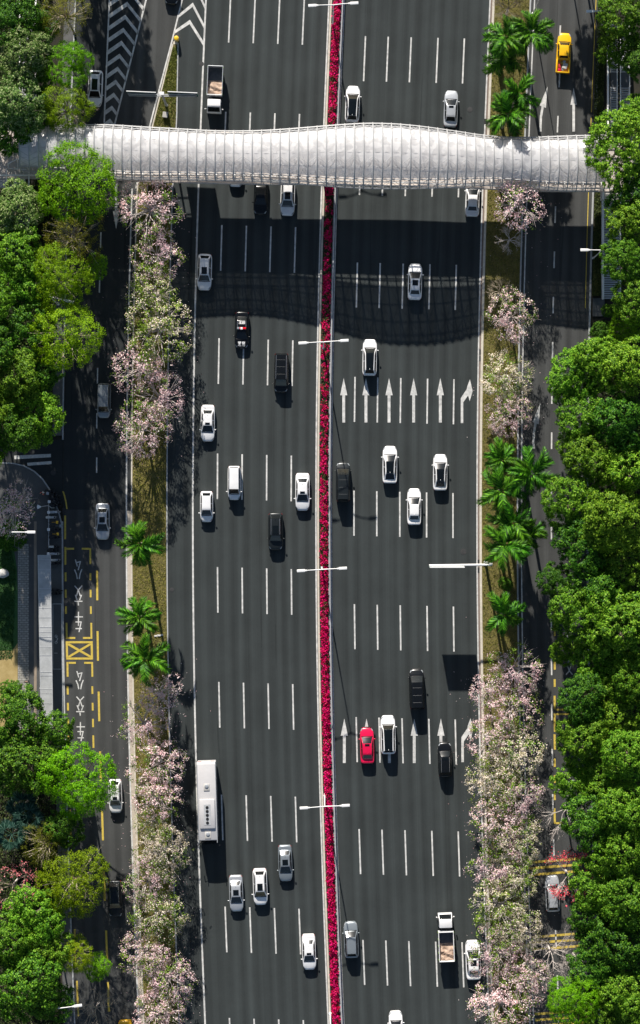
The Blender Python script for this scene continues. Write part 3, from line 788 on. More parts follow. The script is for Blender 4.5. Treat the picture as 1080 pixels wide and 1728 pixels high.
def sec(px):
    u = smooth_interp(px, ex_, yup); l = smooth_interp(px, ex_, ylo); b = smooth_interp(px, ex_, bh)
    X = (px - 540) / PX * KB
    yc = (864 - (u + l) / 2) / PX * KB
    a = (l - u) / 2 / PX * KB
    return X, yc, a, b, ZB + b
def spt(px, th, off=0.0):
    "point of the tube section; th = angle from the top, positive to the south"
    X, yc, a, b, zc = sec(px)
    return (X, yc - (a + off) * sin(th), zc + (b + off) * cos(th))
bridge = thing('footbridge', 'white tubular footbridge spanning all the carriageways under a translucent skin', 'footbridge', (0, 0, 0))
for px in xs:
    mb = MB(); mb.loop([spt(px, t_, .05) for t_ in np.linspace(0, 2 * math.pi, 33)[:-1]], 0.078, 5)
    part('rib', mb, 'ribpaint', bridge, 60)
TH0, TH1 = rad(-57), rad(50)
rng = random.Random(4)
for i in range(len(xs) - 1):
    rows = []
    for t_ in np.linspace(TH0, TH1, 11):
        r_ = []
        for q in np.linspace(0.03, 0.97, 5):
            sag = -0.10 * (1 - (2 * q - 1) ** 2) * (0.7 + 0.5 * rng.random()) - 0.03
            r_.append(spt(xs[i] + q * RIB, t_, sag))
        rows.append(r_)
    mb = MB(); mb.grid(rows)
    part('roof_panel', mb, 'membrane', bridge, 180)
fine = np.arange(36, 1016, 7.8)
for deg, r in ((-58, .06), (51, .07), (0, .022), (-28, .02), (26, .022), (70, .055), (-70, .055), (90, .06), (-90, .06), (110, .055), (-110, .055), (135, .05), (-135, .05), (160, .05), (-160, .05)):
    mb = MB(); mb.tube([spt(p, rad(deg), 0.02 if abs(deg) > 50 else -0.12) for p in fine], r, 5)
    part('longitudinal_tube', mb, 'ribpaint', bridge, 60)
mb = MB()
for i in range(len(xs) - 1):
    for s_ in (1, -1):
        for (d0, d1) in ((51, 70), (90, 70), (90, 110), (135, 110)):
            a, b = (d0, d1) if i % 2 == 0 else (d1, d0)
            mb.tube([spt(xs[i], rad(s_ * a)), spt(xs[i + 1], rad(s_ * b))], 0.028, 4, cap=False)
    for (d0, d1) in ((8, 22), (22, 34), (34, 48)):
        a, b = (d0, d1) if i % 2 == 0 else (d1, d0)
        mb.tube([spt(xs[i], rad(a), 0.06), spt(xs[i + 1], rad(b), 0.06)], 0.022, 4, cap=False)
part('bracing', mb, 'ribpaint', bridge, kind='stuff')
def ycen(px): return sec(px)[1]
dk = np.arange(-40, 1090, 20.0)
mb = MB(); hw = 3.1
for i in range(len(dk) - 1):
    q = []
    for p in (dk[i], dk[i + 1]):
        pc = min(max(p, 36), 1018); X = (p - 540) / PX * KB; yc = ycen(pc)
        q.append((X, yc))
    (xa, ya), (xb, yb) = q
    mb.prism([(xa, ya - hw), (xb, yb - hw), (xb, yb + hw), (xa, ya + hw)], 5.15, 5.5)
part('deck', mb, 'deck', bridge)
for s_ in (1, -1):
    mb = MB(); mb.tube([(((p - 540) / PX * KB), ycen(min(max(p, 36), 1018)) + s_ * (hw + 0.12), 5.42) for p in dk], 0.17, 6); part('edge_beam', mb, 'deck', bridge, 60)
    for zz in (6.0, 6.55):
        mb = MB(); mb.tube([(((p - 540) / PX * KB), ycen(min(max(p, 36), 1018)) + s_ * (hw - 0.1), zz) for p in dk], 0.05, 5); part('handrail', mb, 'whitemetal', bridge, 60)
for px in (268, 547, 845, 1046, 22):
    X = (px - 540) / PX; yc = ycen(min(max(px, 40), 1010))
    mb = MB(); mb.box((X, yc, 2.5), (0.9, 1.6, 5.0), bevel=0.15); mb.box((X, yc, 4.95), (1.0, 4.6, 0.39), bevel=0.08); part('pier', mb, 'concrete', bridge, 40)
for px0, px1 in ((-42, 38), (1018, 1092)):
    x0 = (px0 - 540) / PX * KB; x1 = (px1 - 540) / PX * KB; yc = ycen(500)
    mb = MB(); mb.box(((x0 + x1) / 2, ycen(min(max(px0, 36), 1018)), 5.32), (x1 - x0, 9.0, 0.3)); part('landing', mb, 'concrete', bridge)

# stairs
def stairs(label, flights, mat_tread, wall=None, railx=()):
    t = thing('footbridge_stair', label, 'stair', (0, 0, 0))
    for (xa, xb, runs) in flights:
        for (y0, z0, y1, z1, kind) in runs:
            if kind == 'landing':
                zz = (z0 + z1) / 2
                a = P(xa, y0, zz); b = P(xb, y1, zz)
                mb = MB(); mb.box(((a[0] + b[0]) / 2, (a[1] + b[1]) / 2, zz), (abs(b[0] - a[0]), abs(b[1] - a[1]), 0.16)); part('landing', mb, 'steeldark', t)
            else:
                n = max(2, int(round(abs(y1 - y0) / 3.85)))
                w = abs(P(xb, y0, 3)[0] - P(xa, y0, 3)[0])
                mb = MB(); mb.box((0, 0, 0), (w, 0.20, 0.06)); mb.box((0, 0.0, -0.07), (w, 0.03, 0.10)); me = mb.mesh('tread', mat_tread)
                for k in range(n):
                    f = (k + .5) / n; zz = z0 + (z1 - z0) * f; yy = y0 + (y1 - y0) * f
                    c = P((xa + xb) / 2, yy, zz); link('tread', me, t, (c[0], c[1], zz))
                for xx in (xa, xb):
                    mb = MB(); mb.tube([(*P(xx, y0, z0), z0 + .02), (*P(xx, y1, z1), z1 + .02)], 0.09, 4); part('stringer', mb, 'greypaint', t)
    for (px, pts, r) in railx:
        mb = MB()
        mb.tube([(*P(px, y, z + 1), z + 1.0) for y, z in pts], r, 6); mb.tube([(*P(px, y, z + .5), z + 0.5) for y, z in pts], r * .6, 5)
        part('handrail', mb, 'whitemetal', t)
        mb = MB()
        for i in range(len(pts) - 1):
            (ya, za), (yb, zb) = pts[i], pts[i + 1]
            n = max(1, int(abs(yb - ya) / 14))
            for k in range(n):
                f = k / n; y = ya + (yb - ya) * f; z = za + (zb - za) * f
                c = P(px, y, z); mb.box((c[0], c[1], z + .5), (0.06, 0.06, 1.0))
        part('baluster', mb, 'greypaint', t, kind='stuff')
    return t
RN = [(215, 5.4, 147, 3.1, 'run'), (147, 3.1, 123, 3.1, 'landing'), (123, 3.1, 40, 0.25, 'run')]
rp = [(215, 5.4), (147, 3.1), (123, 3.1), (40, 0.2)]
stairs('double flight of grey stairs with a dark centre lane above the right bridge end', [(1030.5, 1041, RN), (1047.5, 1061.5, RN)], 'greypaint', railx=((1026, rp, .13), (1041.5, rp, .05), (1047, rp, .05), (1062.5, rp, .06)))
RS = [(318, 5.4, 415, 2.6, 'run'), (415, 2.6, 432, 2.6, 'landing'), (432, 2.6, 505, 0.2, 'run')]
sp_ = [(318, 5.4), (415, 2.6), (432, 2.6), (505, 0.2)]
stairs('pale slatted stairs below the right end of the footbridge', [(1016, 1046, RS)], 'steel', railx=((1018, sp_, .12), (1047, sp_, .07)))
LN = [(205, 5.4, 130, 2.8, 'run'), (130, 2.8, 108, 2.8, 'landing'), (108, 2.8, 25, 0.2, 'run')]
lp_ = [(205, 5.4), (130, 2.8), (108, 2.8), (0, 0.0)]
stairs('shaded stairs with a white handrail left of the footbridge among the pale trees', [(34, 56, LN)], 'steel', railx=((60, lp_, .14), (33, lp_, .06)))
LS = [(284, 5.4, 335, 3.3, 'run'), (335, 3.3, 352, 3.3, 'landing'), (352, 3.3, 430, 0.2, 'run')]
ls_ = [(284, 5.4), (335, 3.3), (352, 3.3), (430, 0.2)]
stairs('dark shaded stairs below the left end of the footbridge', [(12, 48, LS)], 'steeldark', railx=((49, ls_, .07), (11, ls_, .06)))
# little fenced gable at the left end of the bridge
t = thing('stair_gate', 'small white mesh gable fence at the left end of the footbridge', 'fence', (0, 0, 0))
def bp_(px, py, z): return (*P(px, py, z), z)
mb = MB()
for a, b in (((14, 284, 6.6), (14, 276, 7.6)), ((14, 276, 7.6), (30, 268, 8.0)), ((30, 268, 8.0), (46, 276, 7.6)), ((46, 276, 7.6), (46, 286, 6.6)), ((14, 284, 6.6), (46, 286, 6.6)), ((30, 268, 8.0), (30, 285, 6.6))):
    mb.tube([bp_(*a), bp_(*b)], 0.06, 5)
part('frame', mb, 'whitemetal', t)
mb = MB()
for k in range(9):
    q = 14 + 4 * k; yt = 276 - 8 * (1 - abs(q - 30) / 16)
    mb.tube([bp_(q, yt, 7.6), bp_(q, 285, 6.6)], 0.02, 4)
for k in range(5): mb.tube([bp_(14, 276 + 2 * k, 7.6 - .2 * k), bp_(46, 276 + 2 * k, 7.6 - .2 * k)], 0.02, 4)
part('wire_mesh', mb, 'greypaint', t, kind='stuff')

# ------------------------------------------------------------------ bus shelter
t = thing('bus_shelter', 'long grey bus shelter roof beside the bus bay on the plaza', 'bus shelter', (0, 0, 0))
ZS = 3.0
sh = [937, 944.5, 961, 977, 993, 1001, 1010, 1026, 1042, 1058.5, 1066.5, 1075, 1091.5, 1106, 1134, 1140, 1163, 1170, 1187, 1204, 1228]
def shx(y): return (np.interp(y, [937, 1228], [64.2, 69.5]), np.interp(y, [937, 1228], [85, 89.3]))
for i in range(len(sh) - 1):
    ya, yb = sh[i] + .35, sh[i + 1] - .35
    a0, a1 = shx(ya); b0, b1 = shx(yb)
    mb = MB(); mb.prism([P(a0, ya, ZS), P(b0, yb, ZS), P(b1, yb, ZS), P(a1, ya, ZS)], ZS + rng.uniform(0, .012), ZS + .05 + rng.uniform(0, .02)); part('roof_panel', mb, 'shelter', t)
    mb = MB(); mb.box((0, 0, 0), (1.66, 0.05, 0.07)); c = P((a0 + a1) / 2, sh[i], ZS); part('batten', mb, 'steel', t, loc=(c[0], c[1], ZS + .05))
for e in (0, 1):
    mb = MB(); mb.tube([(*P(shx(y)[e], y, ZS), ZS + .03) for y in (937, 1090, 1228)], 0.055, 5); part('edge_trim', mb, 'steel', t)
for y in (950, 1020, 1090, 1160, 1220):
    c = P(70, y, 1.5); mb = MB(); mb.box((c[0], c[1], 1.55), (0.14, 0.14, 2.9)); part('post', mb, 'greypaint', t)
    mb = MB(); c2 = P(77, y, 3); mb.box((c2[0], c2[1], 2.9), (1.5, 0.1, 0.12)); part('bracket', mb, 'greypaint', t)
# ------------------------------------------------------------------ vehicles
def lerp(a, b, t): return a + (b - a) * t
CARS = {
 #  L, W, H, cowl, roof front, roof rear, rear base  (fractions from the nose), belt, nose z, tail z, wr
 'sedan': dict(L=4.78, W=1.86, H=1.46, f=(.255, .425, .745, .875), belt=.96, nose=.70, tail=.98, wr=.64),
 'fastback': dict(L=4.75, W=1.90, H=1.46, f=(.24, .41, .74, .93), belt=.96, nose=.68, tail=.98, wr=.62),
 'hatch': dict(L=4.05, W=1.74, H=1.50, f=(.22, .385, .85, .955), belt=.98, nose=.72, tail=1.0, wr=.65),
 'suv': dict(L=4.75, W=1.92, H=1.68, f=(.245, .39, .86, .955), belt=1.08, nose=.86, tail=1.08, wr=.64),
 'bigsuv': dict(L=5.05, W=1.98, H=1.80, f=(.235, .35, .90, .965), belt=1.14, nose=.92, tail=1.14, wr=.66),
 'van': dict(L=5.15, W=1.92, H=1.86, f=(.165, .315, .945, .985), belt=1.12, nose=.82, tail=1.10, wr=.76),
 'minivan': dict(L=4.45, W=1.74, H=1.80, f=(.175, .315, .945, .985), belt=1.08, nose=.80, tail=1.05, wr=.76),
 'pickup': dict(L=5.25, W=1.86, H=1.74, f=(.235, .33, .60, .645), belt=1.08, nose=.90, tail=1.02, wr=.70),
}
_cache = {}
def car_parts(key, roofglass):
    ck = (key, roofglass)
    if ck in _cache: return _cache[ck]
    d = CARS[key]; L, W, H = d['L'], d['W'], d['H']; w = W / 2
    yn = L / 2
    yc, yf, yr, yb = [yn - f * L for f in d['f']]
    belt, nz, tz = d['belt'], d['nose'], d['tail']
    pick = key == 'pickup'
    top = lambda y: float(np.interp(y, [-L / 2, -L / 2 + .1, yb, yc, yn - .55, yn - .14, yn], [tz - .10, tz - .01, belt + .0, belt - .015, lerp(nz, belt, .55), nz + .03, nz - .12]))
    def hwid(y):
        u = abs(y) / (L / 2)
        dd = (L / 2 - abs(y)) / (0.95 if y > 0 else 0.55)
        if dd >= 1: return w * (1 - 0.03 * max(0, u - .4))
        return w * ((0.55 + 0.43 * (1 - (1 - dd) ** 2) ** .60) if y > 0 else (0.70 + 0.28 * (1 - (1 - dd) ** 2.2) ** .5))
    out = []
    # lower shell
    st = sorted(set([-L / 2, -L / 2 + .04, -L / 2 + .12, -L / 2 + .28, -L / 2 + .5] + list(np.linspace(-L / 2 + .8, yn - .9, 10)) + [yn - .62, yn - .42, yn - .26, yn - .13, yn - .04, yn]))
    if pick: st = [y for y in st if y > yb - .12] ; st = [yb - .14] + st
    rows = []
    for y in st:
        h = hwid(y); z = top(y)
        e = 1.0 if abs(y) < L / 2 - .02 else .93
        half = [(.93 * h, .20), (1.0 * h, .38), (1.0 * h, .60), (.985 * h, z - .13), (.93 * h, z - .035), (.80 * h, z - .002), (.42 * h, z + .028 * e), (0, z + .036 * e)]
        rows.append([(-a, y, b) for a, b in half] + [(a, y, b) for a, b in half[-2::-1]])
    mb = MB(); mb.grid(rows)
    n = len(rows[0]); N = len(rows)
    mb.f.append(tuple(range(n))); mb.m.append(0); mb.f.append(tuple((N - 1) * n + k for k in range(n))[::-1]); mb.m.append(0)
    # greenhouse
    wr = d['wr'] * w; wb = .885 * w
    def zt(y): return float(np.interp(y, [yb, yr, yr + .25, yf - .25, yf, yc], [belt - .01, H - .035, H - .005, H - .005, H - .045, belt - .03]))
    def hw(z, y):
        q = (z - belt) / (H - belt)
        tap = float(np.interp(y, [yb, yr, yf, yc], [.90, .97, 1.0, .96]))
        return lerp(wb, wr, max(0, min(1, q))) * tap
    def bulge(y): return .035 * float(np.interp(y, [yb, yr, yf, yc], [.9, 1, 1, 1.3]))
    gy = list(np.linspace(yb, yr, 6)) + list(np.linspace(yr, yf, 7))[1:] + list(np.linspace(yf, yc, 6))[1:]
    rows = []
    for y in gy:
        z = zt(y); h = hw(z, y); bz = min(belt - .05, z - .02)
        half = [(hw(belt, y) + .012, bz), (lerp(hw(belt, y), h, .5), lerp(belt, z, .5) if z > belt else bz), (h + .008, z - .05 if z - .05 > bz else bz), (h * .95, z - .008), (h * .5, z + bulge(y) * .75), (0, z + bulge(y))]
        rows.append([(-a, y, b) for a, b in half] + [(a, y, b) for a, b in half[-2::-1]])
    mb.grid(rows)
    out.append(('body', mb.mesh('car_body', 'p_white', 38), (0, 0, 0), 'paint'))
    # glass panes lie just proud of the shell
    def tp(y, s, off=.013):
        z = zt(y); h = hw(z, y) * .95
        return (s * h, y, z + bulge(y) * (1 - s * s) + off)
    def pane(name, y0, y1, s0, s1, mat, off=.013, ny=5, s2=None):
        rows = []
        for i, y in enumerate(np.linspace(y0, y1, ny)):
            a = s0 if s2 is None else lerp(s0, s2, i / (ny - 1))
            rows.append([tp(y, s, off) for s in np.linspace(-a, a, 7)])
        mb = MB(); mb.grid(rows)
        out.append((name, mb.mesh(name, mat, 60), (0, 0, 0), None))
    pane('windscreen', yc - .05, yf - .015, .93, .93, 'glass')
    if roofglass == 'pano':
        pane('roof_glass', yf - .025, yr + .02, .93, .93, 'glass', ny=9, s2=.84)
        if key in ('sedan', 'fastback'): pane('rear_window', yr + .0, yb + .14, .84, .84, 'glass')
        else: pane('rear_window', yr - .0, yb + .05, .84, .84, 'glass', .02)
    else:
        if key in ('sedan', 'fastback'): pane('rear_window', yr - .05, yb + .10, .86, .88, 'glass')
        else: pane('rear_window', yr - .03, yb + .04, .84, .84, 'glass', .03)
        ry = yf - yr
        if roofglass == 'sun': pane('sunroof', yf - .16, yf - .16 - ry * .42, .62, .62, 'glass')
        elif roofglass == 'mid': pane('sunroof', yf - .22, yf - .22 - ry * .48, .66, .66, 'glass')
        elif roofglass == 'small': pane('sunroof', yf - .10, yf - .10 - ry * .20, .55, .55, 'glass')
        elif roofglass == 'long': pane('sunroof', yf - .16, yf - .16 - ry * .66, .66, .66, 'glass')
        elif roofglass == 'ribs':
            mb = MB()
            for k in range(6):
                s = -.75 + k * .3
                mb.tube([tp(y, s, .006) for y in np.linspace(yf - .25, yr + .1, 6)], .022, 4)
            out.append(('roof_rib', mb.mesh('roof_rib', 'p_white', 60), (0, 0, 0), 'paint'))
    ym = lerp(yf, yr, .46)
    for sx in (-1, 1):
        for (a, b, nm) in ((yc - .32, ym + .05, 'side_window'), (ym - .05, yb + (.28 if key in ('sedan', 'fastback') else .14), 'side_window')):
            lo = []; hi = []
            for y in np.linspace(a, b, 6):
                zh = max(belt + .045, zt(y) - .085); zl = belt + .035
                lo.append((sx * (hw(zl, y) + .022), y, zl)); hi.append((sx * (hw(zh, y) + .022), y, zh))
            mb = MB(); mb.grid([lo, hi]); out.append((nm, mb.mesh(nm, 'glass_side', 60), (0, 0, 0), None))
        mb = MB(); mb.box((0, 0, 0), (.22, .12, .15), rz=-sx * .15, bevel=.045)
        out.append(('wing_mirror', mb.mesh('wing_mirror', 'p_white', 50), (sx * (w + .085), yc - .30, belt + .03), 'paint'))
        # lamps follow the corners of the shell
        rows = []
        for y in np.linspace(yn - .46, yn - .14, 5):
            h = hwid(y); z = top(y)
            rows.append([(sx * h * .99, y, z - .12), (sx * h * .95, y, z - .028), (sx * h * lerp(.90, .74, (y - yn + .46) / .32), y, z + .010)])
        mb = MB(); mb.grid(rows); out.append(('headlight', mb.mesh('headlight', 'lens', 60), (0, 0, .006), None))
        if not pick:
            rows = []
            for y in np.linspace(-L / 2 + .02, -L / 2 + .22, 4):
                h = hwid(y); z = top(y)
                rows.append([(sx * h * 1.004, y, z - .22), (sx * h * .985, y, z - .11), (sx * h * .965, y, z - .05)])
            mb = MB(); mb.grid(rows); out.append(('tail_light', mb.mesh('tail_light', 'tail', 60), (0, -.012, .006), None))
    mb = MB(); rows = [[(s * wb * .92, yc - .05 + .03 * (1 - s * s), belt + .010 + .02 * (1 - s * s)) for s in np.linspace(-1, 1, 7)], [(s * wb * .92, yc + .05 + .03 * (1 - s * s), belt + .022 + .02 * (1 - s * s)) for s in np.linspace(-1, 1, 7)]]
    mb.grid(rows); out.append(('cowl', mb.mesh('cowl', 'black', 60), (0, 0, 0), None))
    mb = MB(); mb.box((0, yn - .02, nz - .26), (W * .58, .10, .20), bevel=.03); out.append(('grille', mb.mesh('grille', 'black', 50), (0, 0, 0), None))
    if (key in ('suv', 'bigsuv', 'minivan') and roofglass != 'pano') or roofglass == 'rails':
        for sx in (-1, 1):
            mb = MB(); mb.tube([(sx * hw(zt(y), y) * .93, y, zt(y) + (.06 if 0 < i < 5 else .015)) for i, y in enumerate(np.linspace(yf - .12, yr + .06, 6))], .022, 5)
            out.append(('roof_rail', mb.mesh('roof_rail', 'trim', 60), (0, 0, 0), None))
    if key == 'van':
        mb = MB()
        for q in (.22, .52, .80):
            yy = lerp(yf, yr, q); mb.tube([tp(yy, s, .004) for s in np.linspace(-.8, .8, 7)], .012, 4)
        out.append(('roof_seam', mb.mesh('roof_seam', 'steeldark', 60), (0, 0, 0), None))
    if key in ('sedan', 'fastback', 'suv', 'bigsuv'):
        mb = MB(); mb.box((0, yr + .12, H + .055), (.05, .16, .07), bevel=.015); out.append(('antenna_fin', mb.mesh('antenna_fin', 'p_white', 50), (0, 0, 0), 'paint'))
    _cache[ck] = (out, d)
    return _cache[ck]
mb = MB(); mb.lathe([(.20, -.11), (.32, -.11), (.345, -.07), (.345, .07), (.32, .11), (.20, .11)], n=16)
tyre_me = mb.mesh('tyre', 'rubber', 40)
tyre_me.transform(Matrix.Rotation(math.pi / 2, 4, 'Y'))
mb = MB(); mb.lathe([(.01, -.10), (.22, -.10), (.22, .10), (.01, .10)], n=12); rim_me = mb.mesh('rim', 'rim', 40); rim_me.transform(Matrix.Rotation(math.pi / 2, 4, 'Y'))
def wheels(t, w, ys, s=1.0):
    for sx in (-1, 1):
        for y in ys:
            o = link('wheel', tyre_me, t, (sx * (w - .125), y, .345 * s), sc=s); link('rim', rim_me, o, (sx * .012, 0, 0))
def car(key, px, py, col, label, up, roof='none', rz=0.0, cat='car', name='car', group=None, scale=1.0, mirror_col=None):
    parts_, d = car_parts(key, roof)
    x, y = P(px, py, d['H'] * .6)
    slope = (S(py + 20) - S(py - 20)) / 40.0
    a = math.atan(slope) * 1.0 + (0 if up else math.pi) + rz
    t = thing(name, label, cat, (x, y, 0.022), a, group)
    t.scale = (scale,) * 3
    for nm, me, loc, how in parts_:
        link(nm, me, t, loc, mat=(col if how == 'paint' else None))
    wheels(t, d['W'] / 2, (d['L'] / 2 - .92, -d['L'] / 2 + .95))
    return t
GD = 'cars coming down the left carriageway'; GU = 'cars going up the right carriageway'; GS = 'cars on the service roads'
car('sedan', 290, -24, 'p_black', 'black car at the top edge of the exit lane, mostly out of frame', False, group=GD)
car('sedan', 398, 284, 'p_white', 'white car half hidden under the footbridge with only its bonnet showing', False, group=GD)
car('sedan', 440, 331, 'p_black', 'black sedan coming out from under the footbridge', False, group=GD)
car('suv', 485.5, 333, 'p_white', 'white car with a sunroof just below the footbridge next to the black sedan', False, 'sun', group=GD)
car('suv', 345, 459, 'p_white', 'white car with dark sunroof crossing the footbridge shadow by the left edge line', False, 'sun', group=GD)
police = car('sedan', 408, 557, 'p_black', 'black police car with red and white roof light bar and white lettering', False, 'none', group=GD, cat='police car', name='police_car')
car('van', 474.5, 629, 'p_black', 'black people carrier with pale roof rails below the police car', False, 'rails', group=GD, cat='van', name='van')
car('sedan', 350.5, 714, 'p_white', 'white sedan with small dark sunroof beside the tree shadows left of the dashes', False, 'small', group=GD)
car('minivan', 395, 815, 'p_white', 'white boxy van with long plain roof between two lane dashes', False, group=GD, cat='van', name='van')
car('hatch', 348.5, 855, 'p_white', 'small white hatchback in the leftmost lane behind the white sedan', False, group=GD)
car('sedan', 510.5, 830, 'p_white', 'white sedan with grey rear window in the lane beside the median', False, 'small', group=GD, scale=1.03)
car('suv', 465, 897, 'p_darkgrey', 'dark grey black car with long glass roof alone in mid carriageway', False, 'mid', group=GD, scale=1.02)
car('sedan', 481.5, 1457, 'p_greysilver', 'silver grey sedan with red tail lamps and square black sunroof near the bottom', False, 'mid', group=GD)
car('sedan', 398.5, 1508, 'p_silver', 'silver sedan with dark windows lowest left of the three cars below the bus', False, 'mid', group=GD)
car('suv', 439, 1497, 'p_white', 'white car with long black sunroof between two silver sedans', False, 'sun', group=GD)
car('sedan', 521.5, 1607, 'p_white', 'white sedan lowest on the left carriageway beside the median flowers', False, 'small', group=GD, scale=.98)
car('suv', 595, 175, 'p_white', 'white car with a black glass roof above the footbridge beside the median', True, 'pano', group=GU)
car('sedan', 761, 183, 'p_silver', 'silver sedan with black rear window above the footbridge by the right edge', True, 'small', group=GU)
car('sedan', 797.5, 334, 'p_white', 'white sedan emerging from under the footbridge in the far right lane', True, group=GU)
car('sedan', 700.5, 475, 'p_white', 'white sedan with black sunroof inside the footbridge shadow', True, 'mid', group=GU)
car('suv', 624, 603, 'p_white', 'white car with black roof just above the row of lane arrows', True, 'pano', group=GU)
car('van', 579, 813, 'p_darkgrey', 'dark grey van hugging the median beside the lamp shadow', True, group=GU, cat='van', name='van')
car('fastback', 658, 784, 'p_white', 'white fastback with black glass roof left of its near twin', True, 'pano', group=GU, scale=1.03)
car('fastback', 743, 797, 'p_white', 'white fastback with black glass roof nearest the right palms', True, 'pano', group=GU, scale=1.0)
car('sedan', 699, 855, 'p_white', 'white sedan with plain white roof behind the two white fastbacks', True, group=GU)
car('van', 703.5, 1163, 'p_black', 'black van with a bright windscreen above the second arrow row', True, group=GU, cat='van', name='van', scale=1.03)
car('sedan', 619.5, 1258, 'p_red', 'bright red sedan standing on a lane arrow', True, 'small', group=GU, scale=.99)
car('bigsuv', 655, 1240, 'p_white', 'white car with black glass roof right beside the red sedan', True, 'pano', group=GU)
car('suv', 751, 1282, 'p_black', 'small black car with pale roof rails by the blossom trees', True, 'small', group=GU, scale=.95)
car('suv', 592.5, 1586, 'p_greysilver', 'grey silver car beside the median near the bottom', True, group=GU)
car('sedan', 798.5, 1620, 'p_white', 'white sedan with black sunroof right of the loaded truck', True, 'mid', group=GU, scale=1.08)
car('sedan', 668.5, 1737, 'p_white', 'white car cut off by the bottom edge right of the median', True, group=GU)
car('suv', 160.5, 149, 'p_white', 'white car with a big dark sunroof half under trees beside the chevrons', False, 'long', group=GS)
car('minivan', 175, 676, 'p_greysilver', 'silver van with ribbed roof in the shaded left service road', False, 'ribs', group=GS, cat='van', name='van', scale=1.02)
car('sedan', 173, 880, 'p_silver', 'silver sedan with dark sunroof on the left service road above the bus bay', False, 'mid', group=GS)
car('suv', 194.5, 1344, 'p_white', 'white car beside the bright green tree on the left service road', False, 'small', group=GS, scale=.92)
car('suv', 194, 1517, 'p_darkgrey', 'dark grey car with black roof in the tree shade of the left service road', False, 'long', group=GS, scale=1.0)
car('sedan', 212, 1753, 'p_yellow', 'yellow taxi just entering the bottom edge on the left service road', False, group=GS, cat='taxi', name='taxi')
car('suv', 932.5, 1508, 'p_silver', 'silver grey car under the red flowering tree on the right service road', True, group=GS)

# police markings
def glyphs(mb, strokes, x0, y0, w, h, lw, zf, flip=1):
    for st in strokes:
        for i in range(len(st) - 1):
            a = (x0 + st[i][0] * w, y0 + st[i][1] * h); b = (x0 + st[i + 1][0] * w, y0 + st[i + 1][1] * h)
            d_ = Vector((b[0] - a[0], b[1] - a[1])); L_ = d_.length; d_ = d_ / L_; n_ = Vector((-d_.y, d_.x)) * lw / 2; e_ = d_ * lw * .3
            q = [(a[0] - e_.x + n_.x, a[1] - e_.y + n_.y), (a[0] - e_.x - n_.x, a[1] - e_.y - n_.y), (b[0] + e_.x - n_.x, b[1] + e_.y - n_.y), (b[0] + e_.x + n_.x, b[1] + e_.y + n_.y)]
            mb.add([(p[0], p[1], zf(p[0], p[1]) + .0004 * (len(mb.f) % 5)) for p in q], [(0, 1, 2, 3)])
JING = [[(0, .92), (1, .92)], [(.28, 1), (.28, .84)], [(.72, 1), (.72, .84)], [(.1, .8), (.48, .8), (.48, .56)], [(.12, .72), (.12, .58), (.4, .58), (.4, .72), (.12, .72)], [(.62, .82), (.56, .7)], [(.58, .76), (1, .76)], [(.9, .76), (.56, .54)], [(.6, .7), (.98, .54)],
        [(.04, .48), (.96, .48)], [(.3, .4), (.7, .4)], [(.3, .32), (.7, .32)], [(.28, .22), (.28, .02), (.72, .02), (.72, .22), (.28, .22)]]
CHA = [[(.5, 1), (.5, .92)], [(.04, .78), (.04, .9), (.96, .9), (.96, .78)], [(.3, .84), (.06, .55)], [(.12, .72), (.42, .72), (.2, .5)], [(.58, .76), (.9, .76), (.6, .5)], [(.62, .7), (.96, .5)], [(.3, .48), (.7, .48)], [(.1, .34), (.9, .34)], [(.5, .34), (.5, 0), (.4, .06)], [(.28, .24), (.1, .04)], [(.72, .24), (.9, .04)]]
LET = {'P': [[(0, 0), (0, 1), (.8, 1), (.8, .5), (0, .5)]], 'O': [[(0, 0), (0, 1), (.8, 1), (.8, 0), (0, 0)]], 'L': [[(0, 1), (0, 0), (.8, 0)]], 'I': [[(.4, 1), (.4, 0)]], 'C': [[(.8, 1), (0, 1), (0, 0), (.8, 0)]], 'E': [[(.8, 1), (0, 1), (0, 0), (.8, 0)], [(0, .5), (.7, .5)]]}
d = CARS['sedan']; yn = d['L'] / 2; ycw = yn - .27 * d['L']
mb = MB()
hood = lambda x, y: float(np.interp(y, [ycw, yn - .55, yn - .14], [.945, lerp(.70, .96, .55), .73])) + .055 - .03 * abs(x)
hy = ycw + .42
glyphs(mb, [[(1 - a, 1 - b) for a, b in s] for s in CHA], -.46, hy, .40, .40, .058, hood)
glyphs(mb, [[(1 - a, 1 - b) for a, b in s] for s in JING], .06, hy, .40, .40, .058, hood)
for k, ch in enumerate("POLICE"): glyphs(mb, [[(1 - a, 1 - b) for a, b in s] for s in LET[ch]], .46 - .155 * (k + 1), hy + .46, .13, .12, .035, hood)
part('bonnet_lettering', mb, 'whitemetal', police)
mb = MB(); rf = lambda x, y: 1.46 + .055
for k, ch in enumerate(([[(0, 1), (.8, 1), (.8, 0), (0, 0)], [(.1, .5), (.8, .5)]], [[(.1, 1), (.1, .55), (.8, .55), (.8, 0), (0, 0), (0, .5), (.8, 1)]], [[(0, 0), (0, 1), (.8, 1), (.8, 0), (0, 0)], [(0, .5), (.8, .5)]])):
    glyphs(mb, [[(1 - a, 1 - b) for a, b in s] for s in ch], .40 - .28 * (k + 1), -1.12, .25, .34, .075, rf)
part('roof_lettering', mb, 'whitemetal', police)
mb = MB(); mb.box((0, 0, 0), (1.16, .26, .12), bevel=.04); lb = part('light_bar', mb, 'redlens', police, 40, loc=(0, -.18, 1.57))
mb = MB(); mb.box((0, .03, .03), (.30, .30, .13), bevel=.03); part('light_bar_centre', mb, 'whitemetal', lb, 40)
